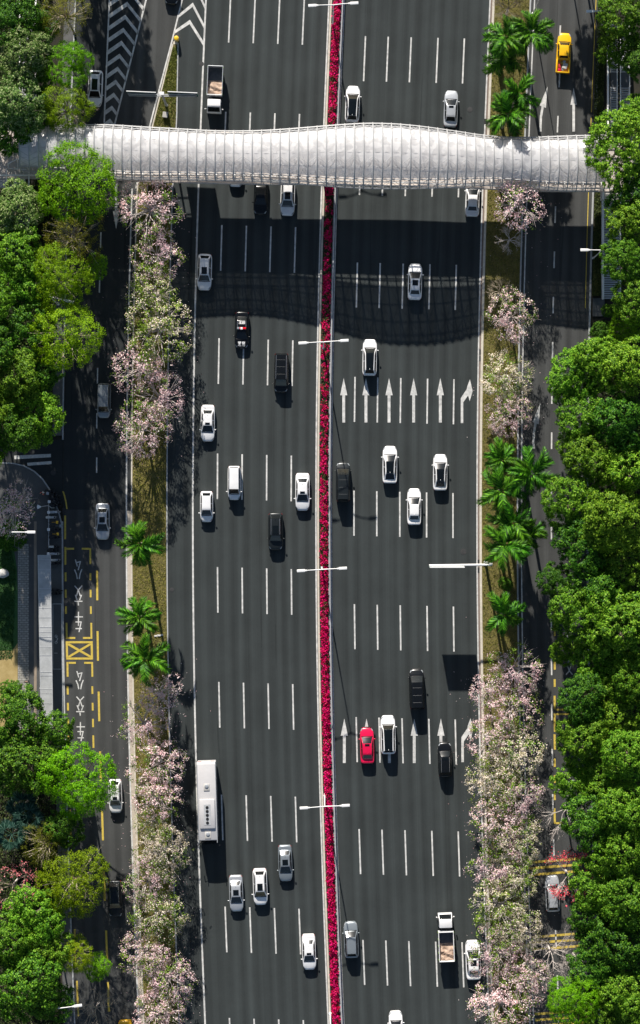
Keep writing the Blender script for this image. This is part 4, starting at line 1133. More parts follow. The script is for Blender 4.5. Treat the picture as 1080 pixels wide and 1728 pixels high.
mb = MB(); mb.box((.42, 0, .0), (.36, .28, .13), bevel=.03); part('blue_lens', mb, 'lens', lb, 40)
for sx in (-1, 1):
    mb = MB(); mb.tube([(sx * .56, .0, 1.47), (sx * .56, -.6, 1.475), (sx * .56, -1.15, 1.46)], .03, 5); part('roof_rail', mb, 'trim', police)

# bus
M['p_bus'] = paint('paint_bus', (0.50, 0.49, 0.49), rough=0.45)
bx, by = P(350, 1355, 2.4)
t = thing('bus', 'pale grey city bus with roof air conditioner and two roof hatches', 'bus', (bx, by, 0.022), math.atan((S(1400) - S(1310)) / 90) + math.pi)
mb = MB(); mb.box((0, -.22, 1.72), (2.5, 10.06, 2.84), bevel=.16); part('body', mb, 'p_bus', t, 40)
mb = MB(); mb.box((0, 0, .42), (2.3, 10.2, .35)); part('skirt', mb, 'black', t)
mb = MB(); mb.grid([[(x, q + .12 * (1 - (x / 1.15) ** 2), z) for x in np.linspace(-1.15, 1.15, 7)] for q, z in ((5.36, 1.1), (5.30, 2.0), (4.86, 3.02))])
part('windscreen', mb, 'glass', t, 60)
mb = MB(); mb.box((0, 5.05, 1.15), (2.4, .60, 1.7), bevel=.10); part('front_panel', mb, 'black', t, 40)
mb = MB(); mb.box((0, -5.30, 1.7), (2.44, .22, 2.2), bevel=.1); bb = part('rear_panel', mb, 'p_white', t, 40)
for sx in (-1, 1):
    mb = MB(); mb.box((sx * .85, -5.43, 2.4), (.5, .06, .16)); part('tail_light', mb, 'tail', t)
    for k in range(6):
        mb = MB(); mb.box((sx * 1.252, 4.1 - k * 1.62, 2.05), (.02, 1.5, 1.05)); part('side_window', mb, 'glass', t)
    mb = MB(); mb.tube([(sx * 1.15, 5.3, 2.7), (sx * 1.42, 5.55, 2.6)], .03, 5); mb.box((sx * 1.45, 5.58, 2.4), (.1, .14, .42), bevel=.03); part('wing_mirror', mb, 'black', t)
    mb = MB(); mb.tube([(sx * 1.19, y, 3.12) for y in (-5.1, 0, 5.1)], .05, 5); part('roof_gutter', mb, 'p_silver', t)
mb = MB(); mb.box((0, 0, 0), (2.02, 3.85, .30), bevel=.12); ac = part('air_conditioner', mb, 'p_bus', t, 40, loc=(0, 1.30, 3.25))
mb = MB(); mb.box((0, 0, .16), (.86, 2.7, .03)); part('fan_panel', mb, 'greypaint', ac, loc=(0, .1, 0))
for k in range(5):
    mb = MB(); mb.lathe([(.20, 0), (.20, .045), (.15, .05), (.02, .05)], n=14); part('fan', mb, 'black', ac, loc=(0, -.85 + k * .50, .165))
for y in (-2.15, 4.1):
    mb = MB(); mb.box((0, 0, 0), (.78, .92, .10), bevel=.04); hc = part('roof_hatch', mb, 'stone', t, 40, loc=(0, y, 3.17))
    mb = MB(); mb.lathe([(.26, 0), (.26, .07), (.2, .10), (.01, .10)], n=14); part('vent_cap', mb, 'p_silver', hc, 40, loc=(0, -.15, .05))
wheels(t, 1.2, (3.3, -2.6), 1.4)

# trucks
def truck(px, py, label, L, cabL, W, up, trimcol, bedH=1.0):
    x, y = P(px, py, 1.4)
    t = thing('dump_truck', label, 'truck', (x, y, 0.022), math.atan((S(py + 30) - S(py - 30)) / 60) + (0 if up else math.pi), 'white cab tipper trucks')
    yn = L / 2; cw = W * .92
    prof = [(yn, .55), (yn, 1.15), (yn - .10, 1.35), (yn - .62, 2.06), (yn - .80, 2.14), (yn - cabL, 2.14), (yn - cabL, .55)]
    bm = bmesh.new()
    a = [bm.verts.new((-cw / 2, p[0], p[1])) for p in prof]; b = [bm.verts.new((cw / 2, p[0], p[1])) for p in prof]
    for i in range(len(prof)):
        j = (i + 1) % len(prof); bm.faces.new((a[i], a[j], b[j], b[i]))
    bm.faces.new(a[::-1]); bm.faces.new(b)
    for v in bm.verts:
        if v.co.z > 2: v.co.x *= .90
    bmesh.ops.recalc_face_normals(bm, faces=bm.faces)
    bmesh.ops.bevel(bm, geom=bm.edges[:], offset=.055, segments=2, affect='EDGES', profile=.5)
    mb = MB(); bm.verts.index_update(); mb.add([tuple(v.co) for v in bm.verts], [tuple(v.index for v in f.verts) for f in bm.faces]); bm.free()
    part('cab', mb, 'p_white', t, 40)
    mb = MB(); mb.grid([[(s * cw * (.43 if k == 0 else .405), lerp(yn - .10, yn - .62, f) + .015, lerp(1.35, 2.06, f) + .016) for s in np.linspace(-1, 1, 5)] for k, f in enumerate((.05, .98))]); part('windscreen', mb, 'glass', t, 60)
    for sx in (-1, 1):
        mb = MB(); mb.add([(sx * (cw / 2 + .006), yn - .32, 1.38), (sx * (cw / 2 + .006), yn - cabL + .3, 1.38), (sx * (cw * .455 + .012), yn - cabL + .34, 1.98), (sx * (cw * .455 + .012), yn - .58, 1.98)], [(0, 1, 2, 3)]); part('side_window', mb, 'glass', t)
        mb = MB(); mb.box((0, 0, 0), (.16, .1, .34), bevel=.03); mb.tube([(0, 0, .1), (-sx * .24, -.05, .1)], .02, 4); part('wing_mirror', mb, 'p_white', t, loc=(sx * (cw / 2 + .2), yn - .42, 1.55))
        mb = MB(); mb.box((sx * cw * .36, yn + .01, .8), (.36, .08, .18), bevel=.03); part('headlight', mb, 'lens', t)
    mb = MB(); mb.box((0, -.2, .62), (.9, L - .5, .25)); part('chassis', mb, 'black', t)
    mb = MB(); mb.tube([(0, yn - cabL - .1, .9), (0, yn - cabL - .12, 1.7)], .08, 6); mb.box((.5, yn - cabL - .22, 1.0), (.5, .35, .5), bevel=.05); part('engine_stack', mb, 'steeldark', t)
    b1 = yn - cabL - .50; b0 = -L / 2 + .05; bl = b1 - b0; bc = (b0 + b1) / 2
    mb = MB(); mb.box((0, bc, .98), (W - .1, bl, .10)); bed = part('load_bed', mb, 'steelfloor', t)
    for nm, c, dd in (('side_board', (-W / 2 + .05, bc, 1.0 + bedH / 2), (.09, bl, bedH)), ('side_board', (W / 2 - .05, bc, 1.0 + bedH / 2), (.09, bl, bedH)), ('tail_board', (0, b0 + .05, 1.0 + bedH / 2), (W - .192, .09, bedH)), ('head_board', (0, b1 - .06, 1.08 + bedH / 2), (W - .192, .12, bedH + .16))):
        mb = MB(); mb.box(c, dd, bevel=.02); o = part(nm, mb, 'p_white' if nm == 'head_board' else trimcol, bed)
    for k in range(5):
        for sx in (-1, 1):
            mb = MB(); mb.box((sx * (W / 2 + .02), b0 + .2 + k * (bl - .4) / 4, 1.0 + bedH / 2), (.06, .09, bedH)); part('stake', mb, 'p_green', bed)
    wheels(t, W / 2, (yn - .85, b0 + 1.0), 1.15); wheels(t, W / 2 - .2, (b0 + 1.0,), 1.15)
    # the load rests in the bed: a thing of its own
    nx, ny = 14, 22; rg = random.Random(int(px))
    y0_, y1_ = (b0 + .12, lerp(b0, b1, .58)) if up else (lerp(b0, b1, .45), b1 - .14)
    rows = []
    for j in range(ny):
        f = j / (ny - 1); yy = lerp(y0_, y1_, f)
        ramp = min(1, (1 - f) * 2.2) if up else min(1, f * 2.0)
        rows.append([(lerp(-W / 2 + .115, W / 2 - .115, i / (nx - 1)), yy, 1.045 + ramp * (.34 + .16 * math.sin(i * .42 + j * .31 + px) * math.sin(j * .5 + 1) + rg.uniform(-.06, .08))) for i in range(nx)])
    mb = MB(); mb.grid(rows)
    o = part('sand_heap', mb, 'sand', None, 60, loc=(x, y, 0.022), rz=t.rotation_euler.z)
    tag(o, 'beige sand heap filling the ' + ('rear of the lower truck load bed' if up else 'front of the upper truck load bed'), 'sand', 'sand loads'); o['kind'] = 'thing'
    return t
truck(362.5, 151, 'tipper truck with white cab and half loaded bed above the footbridge', 6.1, 1.65, 2.06, False, 'p_silver', 1.1)
truck(752.5, 1582, 'tipper truck with white cab and sand load at the lower right', 6.3, 1.75, 2.02, True, 'p_white', 1.0)

# yellow pickup with an open bed
pk = car('pickup', 951.5, 89, 'p_yellow', 'bright yellow pickup with a loaded open bed on the right service road', True, rz=-.02, group=GS, cat='pickup', name='pickup')
d = CARS['pickup']; L, W = d['L'], d['W']; yb = L / 2 - .645 * L - .12; y1 = -L / 2
mb = MB(); mb.box((0, (yb + y1) / 2, .55), (W * .96, yb - y1, .22), bevel=.03); bed = part('cargo_bed', mb, 'p_yellow', pk)
for nm, c, dd in (('bed_side', (-W / 2 + .10, (yb + y1) / 2, .80), (.20, yb - y1, .52)), ('bed_side', (W / 2 - .10, (yb + y1) / 2, .80), (.20, yb - y1, .52)), ('tailgate', (0, y1 + .08, .79), (W - .405, .15, .50)), ('bed_front', (0, yb - .05, .80), (W - .405, .09, .5))):
    mb = MB(); mb.box(c, dd, bevel=.04); part(nm, mb, 'p_yellow', bed, 40)
for sx in (-1, 1):
    mb = MB(); mb.box((sx * (W / 2 - .1), y1 + .0, .8), (.16, .05, .3)); part('tail_light', mb, 'tail', bed)
pm = pk.matrix_basis
import copy as _c
rzk = pk.rotation_euler.z
def onbed(x, y): 
    v = Matrix.Rotation(rzk, 3, 'Z') @ Vector((x, y, 0)); return (pk.location.x + v.x, pk.location.y + v.y, .69)
for (x, y, dd, rz_, m_, lab, nm, cat_) in ((.25, -1.72, (.62, .74, .42), -.25, 'cloth_light', 'largest white box lying in the yellow pickup bed', 'white_box', 'box'), (.02, -2.05, (.34, .5, .3), .15, 'cloth_light', 'small white box at the tail of the yellow pickup bed', 'white_box', 'box'),
                                          (-.42, -1.75, (.34, .52, .36), .05, 'cloth_red', 'dark red crate along the left side of the pickup bed', 'red_crate', 'crate'), (-.45, -2.25, (.36, .36, .34), .1, 'p_red', 'bright red crate in the rear corner of the pickup bed', 'red_crate', 'crate')):
    mb = MB(); mb.box((0, 0, dd[2] / 2), dd, bevel=.03); o = part(nm, mb, m_, None, 40, loc=onbed(x, y), rz=rzk + rz_); tag(o, lab, cat_, 'load in the yellow pickup')
mb = MB(); mb.lathe([(.16, 0), (.19, .38), (.16, .40), (.01, .38)], n=14); tag(part('bucket', mb, 'p_silver', None, 40, loc=onbed(.12, -1.16)), 'round silver bucket behind the cab in the pickup bed', 'bucket', 'load in the yellow pickup')
mb = MB(); mb.lathe([(.15, 0), (.15, .3), (.12, .34), (.01, .34)], n=14); tag(part('drum', mb, 'markyellow', None, 40, loc=onbed(-.08, -1.38)), 'dull yellow tin beside the silver bucket in the pickup bed', 'tin', 'load in the yellow pickup')

# ------------------------------------------------------------------ scooters and bicycles
def scooter(px, py, rz, col, seat, label, box=None):
    x, y = G(px, py)
    t = thing('scooter', label, 'scooter', (x, y, .13), rz, 'scooters parked along the plaza kerb')
    mb = MB(); mb.tube([(0, .62, .3), (0, .5, .85)], .05, 5); mb.box((0, .52, .62), (.36, .10, .5), bevel=.05); mb.box((0, .2, .26), (.30, .5, .08), bevel=.03); mb.box((0, -.32, .50), (.34, .72, .34), bevel=.09); mb.box((0, .62, .42), (.16, .34, .06), bevel=.02)
    part('body', mb, col, t, 40)
    mb = MB(); mb.box((0, -.25, .73), (.30, .72, .12), bevel=.05); part('seat', mb, seat, t, 40)
    mb = MB(); mb.tube([(-.36, .42, .98), (-.12, .5, 1.0), (.12, .5, 1.0), (.36, .42, .98)], .025, 5); mb.box((0, .52, .95), (.24, .16, .14), bevel=.04)
    for sx in (-1, 1): mb.tube([(sx * .28, .46, 1.0), (sx * .32, .48, 1.16)], .012, 4); mb.box((sx * .33, .48, 1.18), (.12, .03, .08))
    part('handlebar', mb, 'black', t, 40)
    for yy in (.66, -.56):
        o = link('wheel', tyre_me, t, (0, yy, .24), sc=(.5, .70, .70))
    if box:
        mb = MB(); mb.box((0, -.72, .92), (.38, .36, .32), bevel=.05); part('top_box', mb, box, t, 40)
def bicycle(px, py, rz, col, label):
    x, y = G(px, py)
    t = thing('bicycle', label, 'bicycle', (x, y, .13), rz, 'bicycles parked along the plaza kerb')
    mb = MB()
    for a, b in (((0, .42, .85), (0, -.15, .3)), ((0, .42, .85), (0, -.2, .75)), ((0, -.2, .82), (0, -.15, .3)), ((0, -.15, .3), (0, -.52, .33)), ((0, -.2, .75), (0, -.52, .33)), ((0, .40, 1.0), (0, .55, .33))): mb.tube([a, b], .028, 5)
    part('frame', mb, col, t, 60)
    mb = MB(); mb.box((0, -.22, .86), (.16, .28, .07), bevel=.03); part('saddle', mb, 'black', t, 40)
    mb = MB(); mb.tube([(-.30, .30, 1.02), (-.1, .40, 1.02), (.1, .40, 1.02), (.30, .30, 1.02)], .02, 5); part('handlebar', mb, 'black', t, 60)
    mb = MB(); mb.box((0, .62, .88), (.38, .30, .24), bevel=.03); part('basket', mb, col, t, 40)
    for yy in (.55, -.52):
        mb = MB(); mb.loop([(0, yy + .33 * math.cos(a), .33 + .33 * math.sin(a)) for a in np.linspace(0, 2 * math.pi, 17)[:-1]], .025, 5); part('wheel', mb, 'rubber', t, 60)
E = -math.pi / 2
for (px, py, rz, c, s, lab, bx_) in ((86.5, 829.5, E - .25, 'p_black', 'black', 'black scooter topmost of the row at the plaza corner', None), (91, 834.5, E - .2, 'p_black', 'rubber', 'black scooter with a grey top box second from the top of the row', 'p_silver'),
                                    (92, 841.5, E - .15, 'p_darkgrey', 'black', 'dark grey scooter just above the post lamp', None), (94, 847.5, E - .1, 'p_black', 'black', 'black scooter with a white front box above the white scooters', 'whitemetal'), (92, 852.8, E, 'p_black', 'black', 'plain black scooter level with the post lamp head', None),
                                    (93, 864, E + .05, 'p_white', 'p_silver', 'white scooter with pale seat below the post lamp', 'p_white'), (87, 873, E, 'p_white', 'cloth_light', 'white scooter set back from the kerb above the yellow bicycle', None),
                                    (93, 893.5, E, 'p_black', 'black', 'black scooter with a white top box between the two yellow bicycles', 'p_white'), (92, 906.5, E, 'p_black', 'black', 'black scooter just below the lower yellow bicycle', None),
                                    (91, 922.5, E, 'p_black', 'cloth_light', 'black scooter with a pale seat below the gap in the row', None), (90, 928.5, E + .05, 'p_black', 'black', 'black scooter wedged above the white fronted scooter', None), (92.5, 934.3, E, 'p_white', 'p_silver', 'white scooter with grey seat level with the first shelter panel', 'p_white'),
                                    (94, 945, E, 'p_silver', 'cloth_light', 'silver scooter with pale seat beside the shelter', None), (93, 950.5, E, 'p_black', 'black', 'black scooter lowest of the main row beside the shelter', None),
                                    (95, 995.5, E - .1, 'p_black', 'black', 'black scooter with a white screen standing apart by the shelter, upper', 'p_white'), (93.5, 1001.5, E, 'p_black', 'black', 'black scooter standing apart by the shelter, lower', None)):
    scooter(px, py, rz, c, s, lab, bx_)
for (px, py, c, lab) in ((90, 881.3, 'p_yellow', 'yellow hire bicycle, upper of the two'), (91, 901, 'p_yellow', 'yellow hire bicycle, lower of the two'), (96, 887.5, 'p_greysilver', 'grey bicycle between the upper yellow bicycle and a black scooter')):
    bicycle(px, py, E, c, lab)

# ------------------------------------------------------------------ people
def person(px, py, rz, top, legs, label, bag=False):
    x, y = G(px, py)
    t = thing('person', label, 'person', (x, y, .13), rz)
    def skin(name, vs_, es, rs, m_, sub=1):
        me = bpy.data.meshes.new(name); me.from_pydata(vs_, es, [])
        me.materials.append(M[m_]); o = link(name, me, t)
        md = o.modifiers.new('skin', 'SKIN'); md.use_smooth_shade = True
        for v, r in zip(me.skin_vertices[0].data, rs): v.radius = (r, r)
        me.skin_vertices[0].data[0].use_root = True
        s_ = o.modifiers.new('sub', 'SUBSURF'); s_.levels = sub; s_.render_levels = sub
        return o
    V = [(0, 0, .92), (0, 0, 1.15), (0, .01, 1.40), (0, .02, 1.50), (0, .03, 1.58), (0, .03, 1.70),
         (.19, 0, 1.40), (.25, .05, 1.14), (.24, .20, .92), (.235, .26, .84), (-.19, 0, 1.40), (-.25, -.06, 1.14), (-.24, .02, .90), (-.235, .06, .82),
         (.10, 0, .86), (.10, .16, .48), (.10, .10, .08), (.10, .22, .04), (-.10, 0, .86), (-.10, -.02, .48), (-.10, -.22, .10), (-.10, -.12, .04)]
    Ee = [(0, 1), (1, 2), (2, 3), (3, 4), (4, 5), (2, 6), (6, 7), (7, 8), (8, 9), (2, 10), (10, 11), (11, 12), (12, 13), (0, 14), (14, 15), (15, 16), (16, 17), (0, 18), (18, 19), (19, 20), (20, 21)]
    R = [.13, .12, .13, .06, .09, .085, .06, .045, .035, .035, .06, .045, .035, .035, .085, .06, .045, .04, .085, .06, .045, .04]
    skin('body', V, Ee, R, 'skin')
    idx = [0, 1, 2, 6, 7, 10, 11]; mp = {a: i for i, a in enumerate(idx)}
    skin('shirt', [V[i] for i in idx], [(mp[a], mp[b]) for a, b in Ee if a in mp and b in mp], [R[i] + .022 for i in idx], top)
    idx = [0, 14, 15, 16, 18, 19, 20]; mp = {a: i for i, a in enumerate(idx)}
    skin('trousers', [V[i] for i in idx], [(mp[a], mp[b]) for a, b in Ee if a in mp and b in mp], [R[i] + .02 for i in idx], legs)
    mb = MB(); mb.lathe([(.01, 1.80), (.07, 1.785), (.102, 1.73), (.108, 1.66), (.095, 1.62)], c=(0, .015, 0), n=12); part('hair', mb, 'hair', t, 60)
    if bag: mb = MB(); mb.box((0, -.2, 1.22), (.3, .18, .4), bevel=.06); part('backpack', mb, 'cloth_light', t, 40)
person(73.5, 833, 2.4, 'cloth_red', 'cloth_dark', 'person in a red top walking beside the parked scooters', True)
person(47, 1149, 3.0, 'cloth_dark', 'cloth_dark', 'person in dark clothes walking on the sunlit brick path')
person(58.5, 849, 0.4, 'cloth_light', 'cloth_dark', 'person in a pale top beside the pink blossom tree on the plaza')
# boulder and litter
mb = MB(); bm = bmesh.new(); bmesh.ops.create_icosphere(bm, subdivisions=2, radius=.62)
rg = random.Random(3)
for v in bm.verts: v.co = v.co * (1 + rg.uniform(-.14, .14)); v.co.x *= 1.25; v.co.z *= .7
bm.verts.index_update(); mb.add([tuple(v.co) for v in bm.verts], [tuple(v.index for v in f.verts) for f in bm.faces]); bm.free()
x, y = G(6, 968); tag(part('boulder', mb, 'stone', None, 50, loc=(x, y, .42)), 'pale boulder lying on the shaded lawn at the left edge', 'boulder')
x, y = G(269, 1073); mb = MB()
for (a, b, c_, w_) in ((0, 0, .1, .5), (.35, .06, -.1, .45), (.7, .12, .2, .4)): mb.box((a, b, .06), (w_, .22, .08), rz=c_, bevel=.03)
tag(part('crumpled_sheet', mb, 'cloth_light', None, 40, loc=(x - .4, y, .15)), 'crumpled pale plastic sheet lying in the dry verge by the palms', 'litter')
# ------------------------------------------------------------------ vegetation
def quads_mesh(name, ctr, nrm, size, rng_, mats, mi=None, aspect=0.55, jit=0.30):
    "one small leaf-shaped face per point"
    n = len(ctr)
    nr = nrm + rng_.normal(0, jit, (n, 3)); nr /= np.linalg.norm(nr, axis=1)[:, None] + 1e-9
    a = rng_.normal(0, 1, (n, 3)); t = a - nr * (a * nr).sum(1)[:, None]; t /= np.linalg.norm(t, axis=1)[:, None] + 1e-9
    b = np.cross(nr, t)
    sz = (size * rng_.uniform(0.7, 1.3, n))[:, None] if np.ndim(size) == 0 else (size * rng_.uniform(0.7, 1.3, n))[:, None]
    fold = nr * sz * 0.16
    v = np.stack([ctr + t * sz * .5, ctr + b * sz * .5 * aspect - fold, ctr - t * sz * .5, ctr - b * sz * .5 * aspect - fold], 1).reshape(-1, 3)
    me = bpy.data.meshes.new(name)
    me.vertices.add(4 * n); me.vertices.foreach_set("co", v.astype(np.float32).ravel())
    me.loops.add(4 * n); me.loops.foreach_set("vertex_index", np.arange(4 * n, dtype=np.int32))
    me.polygons.add(n); me.polygons.foreach_set("loop_start", np.arange(0, 4 * n, 4, dtype=np.int32))
    for m in mats: me.materials.append(M[m])
    if mi is not None: me.polygons.foreach_set("material_index", mi.astype(np.int32))
    me.update(calc_edges=True)
    return me

def sphere_pts(rng_, n, up=-0.25):
    v = rng_.normal(0, 1, (int(n * 2.2) + 8, 3)); v /= np.linalg.norm(v, axis=1)[:, None]
    return v[v[:, 2] > up][:n]

def crown_points(seed, R, Hc, nl, spacing, per, sig, lobe=(.34, .52), fill=0.10):
    "clump centres over a lobed crown, then leaves round each clump"
    g = np.random.default_rng(seed)
    lobes = [(np.array([0, 0, Hc * .58]), R * .58)]
    for k in range(nl):
        a = 2 * math.pi * (k + g.uniform(-.3, .3)) / nl * (1 if k < nl else 1); rr = R * g.uniform(.42, .68); z = Hc * g.uniform(.30, .68)
        lobes.append((np.array([rr * math.cos(a), rr * math.sin(a), z]), R * g.uniform(*lobe)))
    for k in range(max(2, nl // 2)):
        a = g.uniform(0, 6.28); rr = R * g.uniform(.1, .38)
        lobes.append((np.array([rr * math.cos(a), rr * math.sin(a), Hc * g.uniform(.66, .80)]), R * g.uniform(.26, .40)))
    C = []; D = []
    for c, r in lobes:
        n = int(4 * math.pi * r * r * .62 / spacing ** 2)
        d = sphere_pts(g, n)
        p = c + d * r * np.array([1, 1, .80]) * (1 + g.normal(0, .07, (len(d), 1)) + .13 * np.sin(d[:, :1] * 4.1 + c[0] * 3) * np.sin(d[:, 1:2] * 4.7 + c[1] * 2))
        keep = np.ones(len(p), bool)
        for c2, r2 in lobes:
            if c2 is c: continue
            q = (p - c2) / np.array([1, 1, .80]); keep &= np.linalg.norm(q, axis=1) > r2 * .86
        C.append(p[keep]); D.append(d[keep])
    C = np.concatenate(C); D = np.concatenate(D)
    keep = g.uniform(0, 1, len(C)) > .10; C = C[keep]; D = D[keep]
    szz = g.uniform(.65, 1.35, len(C))
    L = []; NN = []
    for c, d, s_ in zip(C, D, szz):
        k = max(3, int(per * s_ ** 2))
        o = g.normal(0, 1, (k, 3)); o /= np.linalg.norm(o, axis=1)[:, None]
        o *= (g.uniform(0, 1, (k, 1)) ** .5) * sig * s_ * 1.7
        o[:, 2] *= .7
        L.append(c + o); NN.append(d * .75 + np.array([0, .12, .45]) + o / (sig * 1.9))
    L = np.concatenate(L); NN = np.concatenate(NN)
    nf = int(len(L) * fill)
    inner = L[g.integers(0, len(L), nf)] * np.array([.7, .7, .8]) + g.normal(0, R * .06, (nf, 3))
    L = np.concatenate([L, inner]); NN = np.concatenate([NN, g.normal(0, 1, (nf, 3)) + np.array([0, 0, .6])])
    return L, NN / (np.linalg.norm(NN, axis=1)[:, None] + 1e-9), C, g

def branch_mesh(seed, C, n, Hc, r0, mat, sub=2, base=(0, 0, 0)):
    g = random.Random(seed); mb = MB()
    idx = [g.randrange(len(C)) for _ in range(n)]
    for i in idx:
        e = Vector(C[i]); e = e * .96
        m1 = Vector((e.x * .35 + g.uniform(-.3, .3), e.y * .35 + g.uniform(-.3, .3), e.z * .45))
        m2 = Vector((e.x * .72 + g.uniform(-.25, .25), e.y * .72 + g.uniform(-.25, .25), e.z * .80))
        mb.tube([base, m1, m2, e], [r0, r0 * .65, r0 * .35, r0 * .12], 5, cap=False)
        for _ in range(sub):
            q = m1.lerp(m2, g.uniform(.2, 1)); f = e + Vector((g.uniform(-1.1, 1.1), g.uniform(-1.1, 1.1), g.uniform(-.4, .5)))
            mb.tube([q, q.lerp(f, .5) + Vector((0, 0, .15)), f], [r0 * .3, r0 * .2, r0 * .07], 4, cap=False)
    return mb.mesh('branch', mat, 60)

mb = MB()
mb.tube([(0, 0, 0), (0, 0, .06), (.004, 0, .5), (0, 0, 1.0)], [.30, .22, .17, .13], 9)
trunk_me = {k: mb.mesh('trunk', k, 60) for k in ('bark', 'barkpale', 'barkgrey')}

SPEC = {}
def species(key, n, R, Hc, nl, spacing, per, sig, leaf, mat, aspect=.6, bark='bark', nb=9, blossom=None, **kw):
    L_ = []
    for i in range(n):
        pts, nr, C, g = crown_points(hash(key) % 1 + 17 * i + len(key) * 101 + ord(key[0]), R, Hc, nl, spacing, per, sig, **kw)
        bl = None
        if blossom:
            mats_, frac, bsz = blossom
            # whole sprays flower, others stay leafy
            kk = np.linalg.norm(pts[:, None, :] - C[g.integers(0, len(C), 40)][None], axis=2).argmin(1)
            fr = g.uniform(0, 1, 40) ** .7 * 2 * frac
            isb = g.uniform(0, 1, len(pts)) < fr[kk]
            bl = quads_mesh('blossom', pts[isb], nr[isb], bsz, g, [mats_], aspect=.9, jit=.4)
            pts, nr = pts[~isb], nr[~isb]
        me = quads_mesh('crown', pts, nr, leaf, g, [mat], aspect=aspect)
        L_.append((me, branch_mesh(i + 5, C, nb, Hc, .13 if R > 3.5 else .08, bark), bl))
    SPEC[key] = dict(v=L_, R=R, Hc=Hc, bark=bark, n=0)
species('broad', 5, 4.6, 7.4, 9, .74, 40, .29, .29, 'leaf_mid', aspect=.62)
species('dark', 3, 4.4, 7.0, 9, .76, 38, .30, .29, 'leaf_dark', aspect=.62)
species('pale', 2, 4.2, 5.8, 9, .68, 36, .29, .29, 'leaf_pale', aspect=.6, nb=16, bark='barkpale')
species('bright', 3, 4.4, 6.0, 8, .50, 24, .24, .19, 'leaf_bright', aspect=.6, nb=10, lobe=(.36, .55))
species('lime', 2, 4.4, 5.6, 8, .52, 22, .25, .18, 'leaf_lime', aspect=.55, nb=22, bark='barkpale')
species('olive', 2, 4.2, 5.4, 7, .66, 15, .28, .17, 'leaf_olive', aspect=.5, nb=34, bark='barkpale')
species('blossom', 4, 3.5, 3.6, 7, .74, 22, .25, .18, 'leaf_blossomtree', nb=22, bark='barkgrey', blossom=('petal_pink', .52, .155), fill=.03)
species('greenblossom', 3, 3.6, 3.6, 7, .70, 22, .26, .20, 'leaf_blossomtree', nb=20, bark='barkgrey', blossom=('petal_cream', .36, .155), fill=.04)
species('creamblossom', 3, 3.5, 3.6, 7, .66, 22, .25, .19, 'leaf_blossomtree', nb=20, bark='barkgrey', blossom=('petal_cream', .52, .155), fill=.05)
species('sparseblossom', 2, 3.4, 3.4, 7, .78, 15, .27, .21, 'leaf_blossomtree', nb=30, bark='barkgrey', blossom=('petal_pink', .58, .17), fill=.02)

CAT = {'broad': 'broadleaf_tree', 'dark': 'broadleaf_tree', 'pale': 'pale_tree', 'bright': 'bright_green_tree', 'lime': 'lime_green_tree', 'olive': 'olive_tree', 'blossom': 'blossom_tree', 'greenblossom': 'blossom_tree', 'creamblossom': 'blossom_tree', 'sparseblossom': 'blossom_tree'}
GRP = {'broad': 'broadleaf trees', 'dark': 'broadleaf trees', 'pale': 'pale flowering trees', 'bright': 'bright green trees by the left service road', 'lime': 'bright green trees by the left service road', 'olive': 'bright green trees by the left service road'}
trng = random.Random(11)
def tree(key, px, py, rpx, H, label):
    if px > 900 and py > 0: H = H + trng.uniform(-1.6, 2.4)
    if 925 < px < 1000 and py > 580: px += 7
    sp = SPEC[key]; me, br, bl = sp['v'][sp['n'] % len(sp['v'])]; sp['n'] += 1
    hz = H - sp['Hc'] * .35 * rpx / PX / sp['R']
    x, y = P(px, py, hz)
    s_ = (rpx / PX) * (1 - H / CAM_H) / sp['R'] * 1.04
    s_ = s_ * trng.uniform(.98, 1.05)
    hs = sp['Hc'] * s_
    t = thing('olive_leaved_tree' if key == 'olive' else CAT[key], label, 'tree', (x, y, 0), 0, GRP.get(key, 'pink and white blossom trees on the verges'))
    zb = max(.8, H - hs)
    link('trunk', trunk_me[sp['bark']], t, (0, 0, 0), sc=(max(.45, s_ * .9), max(.45, s_ * .9), zb + hs * .12))
    rz = trng.uniform(0, 6.28)
    link('branch', br, t, (0, 0, zb), rz, sc=s_)
    link('crown', me, t, (0, 0, zb), rz, sc=s_)
    if bl: link('blossom', bl, t, (0, 0, zb), rz, sc=s_)
    return t

